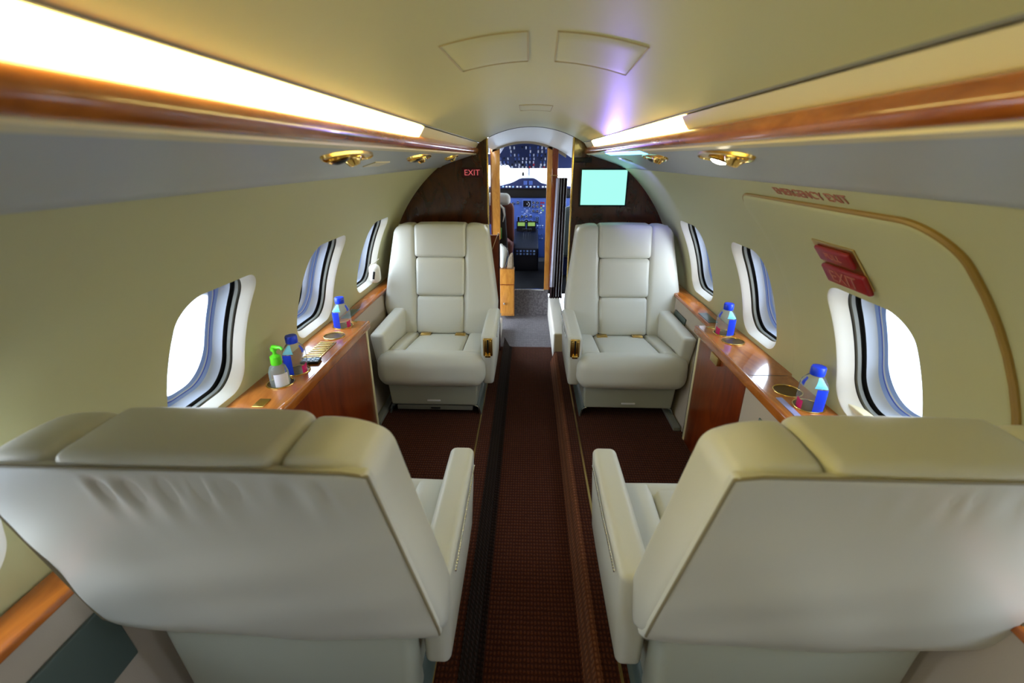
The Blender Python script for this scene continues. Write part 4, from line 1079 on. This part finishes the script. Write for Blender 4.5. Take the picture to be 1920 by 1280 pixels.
water(-0.812, 1.432, ZT-0.033, 'blue capped water bottle standing next to the green pump bottle', -1)
water(-0.825, 1.895, ZT-0.033, 'blue capped water bottle at the far end of the left ledge', -1)
water(0.848, 1.862, ZT-0.033, 'blue capped water bottle at the far end of the right ledge', 1)
water(0.858, 1.240, ZT-0.033, 'blue capped water bottle at the near end of the right ledge below the exit window', 1)

P = thing('sanitizer_bottle', 'clear hand sanitizer bottle with lime green pump on the left ledge', 'bottle', (-0.822, 1.335, ZT-0.033), R_(-50))
g = G(); g.lathe([(0.024, 0), (0.030, 0.005), (0.031, 0.03), (0.0305, 0.075), (0.025, 0.095), (0.013, 0.106), (0.012, 0.112)], (0, 0, 0), 28); g.build('body', M_GEL, P)
g = G(); n = 12; vs = []
for j in range(2):
    for i in range(n+1):
        a = -0.75+1.5*i/n+0.05; vs.append((0.0318*math.cos(a), 0.0318*math.sin(a), (0.018, 0.078)[j]))
g.add(vs, [(i, i+1, n+2+i, n+1+i) for i in range(n)]); g.build('label', M_WLABEL, P)
g = G(); g.lathe([(0.0165, 0.104), (0.0175, 0.108), (0.0165, 0.132), (0.010, 0.137), (0.006, 0.139), (0.0055, 0.155)], (0, 0, 0), 20); g.build('pump_collar', M_GREEN, P)
g = G(); g.tube([(0.0, 0, 0.152), (0, 0, 0.163)], 0.010, 12); g.tube([(-0.004, 0, 0.163), (0.012, 0.006, 0.166), (0.030, 0.016, 0.168), (0.036, 0.019, 0.162)], [0.008, 0.0065, 0.005, 0.004], 10); g.build('pump_head', M_GREEN, P)

P = thing('remote_handset', 'small dark blue handset with pale buttons lying on the left ledge', 'handset', (-0.795, 1.505, ZT), R_(8))
g = G(); g.rbox((0.033, 0.022, 0.005), 0.004, n=2, c=(0, 0, 0.006)); b = g.build('body', M_BLACK, P)
for i, (x, y) in enumerate(((-0.020, 0.008), (-0.020, -0.008), (-0.004, 0.008), (-0.004, -0.008), (0.012, 0.008), (0.012, -0.008), (0.025, 0.0))):
    g = G(); g.box(x-0.0055, x+0.0055, y-0.0055, y+0.0055, 0.0105, 0.013, 0.0015); g.build('button', M_BTN, P)

P = thing('belt_reel_cover', 'white rounded plastic fitting with a dark slot on the wall beside the left forward seat', 'wall fitting', (-0.862, 2.50, 0.745), 0)
g = G(); g.rbox((0.030, 0.030, 0.052), 0.026, (0, 0.004, 0), n=3, k=5); g.build('shell', M_WHITE, P)
g = G(); g.rbox((0.006, 0.003, 0.022), 0.0029, n=1, k=3, c=(0.004, -0.0325, -0.004), m=Matrix.Rotation(0.2, 3, 'Y')); g.build('slot', M_BLACK, P)
g = G(); g.tube([(-0.02, -0.01, 0.050), (0.01, -0.012, 0.062), (0.035, -0.008, 0.085)], 0.003, 6); g.build('cord', M_SEAM, P)

# strips on the runner's side slopes: near black left, tan right
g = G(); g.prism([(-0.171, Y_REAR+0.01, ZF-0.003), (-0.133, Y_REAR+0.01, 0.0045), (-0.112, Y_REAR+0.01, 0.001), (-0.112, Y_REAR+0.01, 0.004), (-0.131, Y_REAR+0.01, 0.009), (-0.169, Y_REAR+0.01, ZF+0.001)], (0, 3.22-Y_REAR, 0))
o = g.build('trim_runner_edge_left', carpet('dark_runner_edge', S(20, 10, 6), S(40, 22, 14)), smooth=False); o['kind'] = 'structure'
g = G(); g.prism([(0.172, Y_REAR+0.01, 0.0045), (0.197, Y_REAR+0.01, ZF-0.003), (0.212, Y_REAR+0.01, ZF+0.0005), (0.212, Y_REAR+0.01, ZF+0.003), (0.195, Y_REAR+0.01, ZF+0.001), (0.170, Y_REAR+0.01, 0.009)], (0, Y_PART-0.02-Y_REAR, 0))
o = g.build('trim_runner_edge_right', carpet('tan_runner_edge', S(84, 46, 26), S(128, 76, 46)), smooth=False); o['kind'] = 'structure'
# seat tracks in the floor
for x, nm in ((-0.236, 'left'), (0.262, 'right')):
    g = G(); g.box(x-0.004, x+0.004, Y_REAR+0.01, Y_PART-0.01, ZF-0.004, ZF+0.002); o = g.build('trim_track_'+nm, M_BRASS); o['kind'] = 'structure'

# ------------------------------------------------------------------ outside
g = G(); g.add([(-60, -60, -1.1), (60, -60, -1.1), (60, 60, -1.1), (-60, 60, -1.1)], [(0, 1, 2, 3)]); o = g.build('ground', M_GROUND, smooth=False); o['kind'] = 'structure'
# daylight portals at the openings (they only guide sampling of the sky)
def portal(loc, nrm, sx_, sy_):
    ld = bpy.data.lights.new('sky_portal', 'AREA'); ld.shape = 'RECTANGLE'; ld.size = sx_; ld.size_y = sy_
    ld.cycles.is_portal = True
    o = bpy.data.objects.new('sky_portal', ld); COL.objects.link(o)
    z = -Vector(nrm).normalized(); y = Vector((0, 0, 1)); x = y.cross(z).normalized(); y = z.cross(x)
    m = Matrix((x, y, z)).transposed().to_4x4(); m.translation = Vector(loc); o.matrix_world = m
for s, wins in ((-1, WIN_L), (1, WIN_R)):
    for (a, b) in wins:
        p = Vector(cp(s, (a+b)/2, 19, CR+0.11)); c = Vector((CYX, (a+b)/2, CYZ)); portal(p, c-p, 0.30, 0.36)
portal((-0.92, 3.48, 0.5), (1, 0, 0), 0.9, 1.1)
portal((0, 5.85, 1.2), (0, -1, 0), 1.3, 0.5)
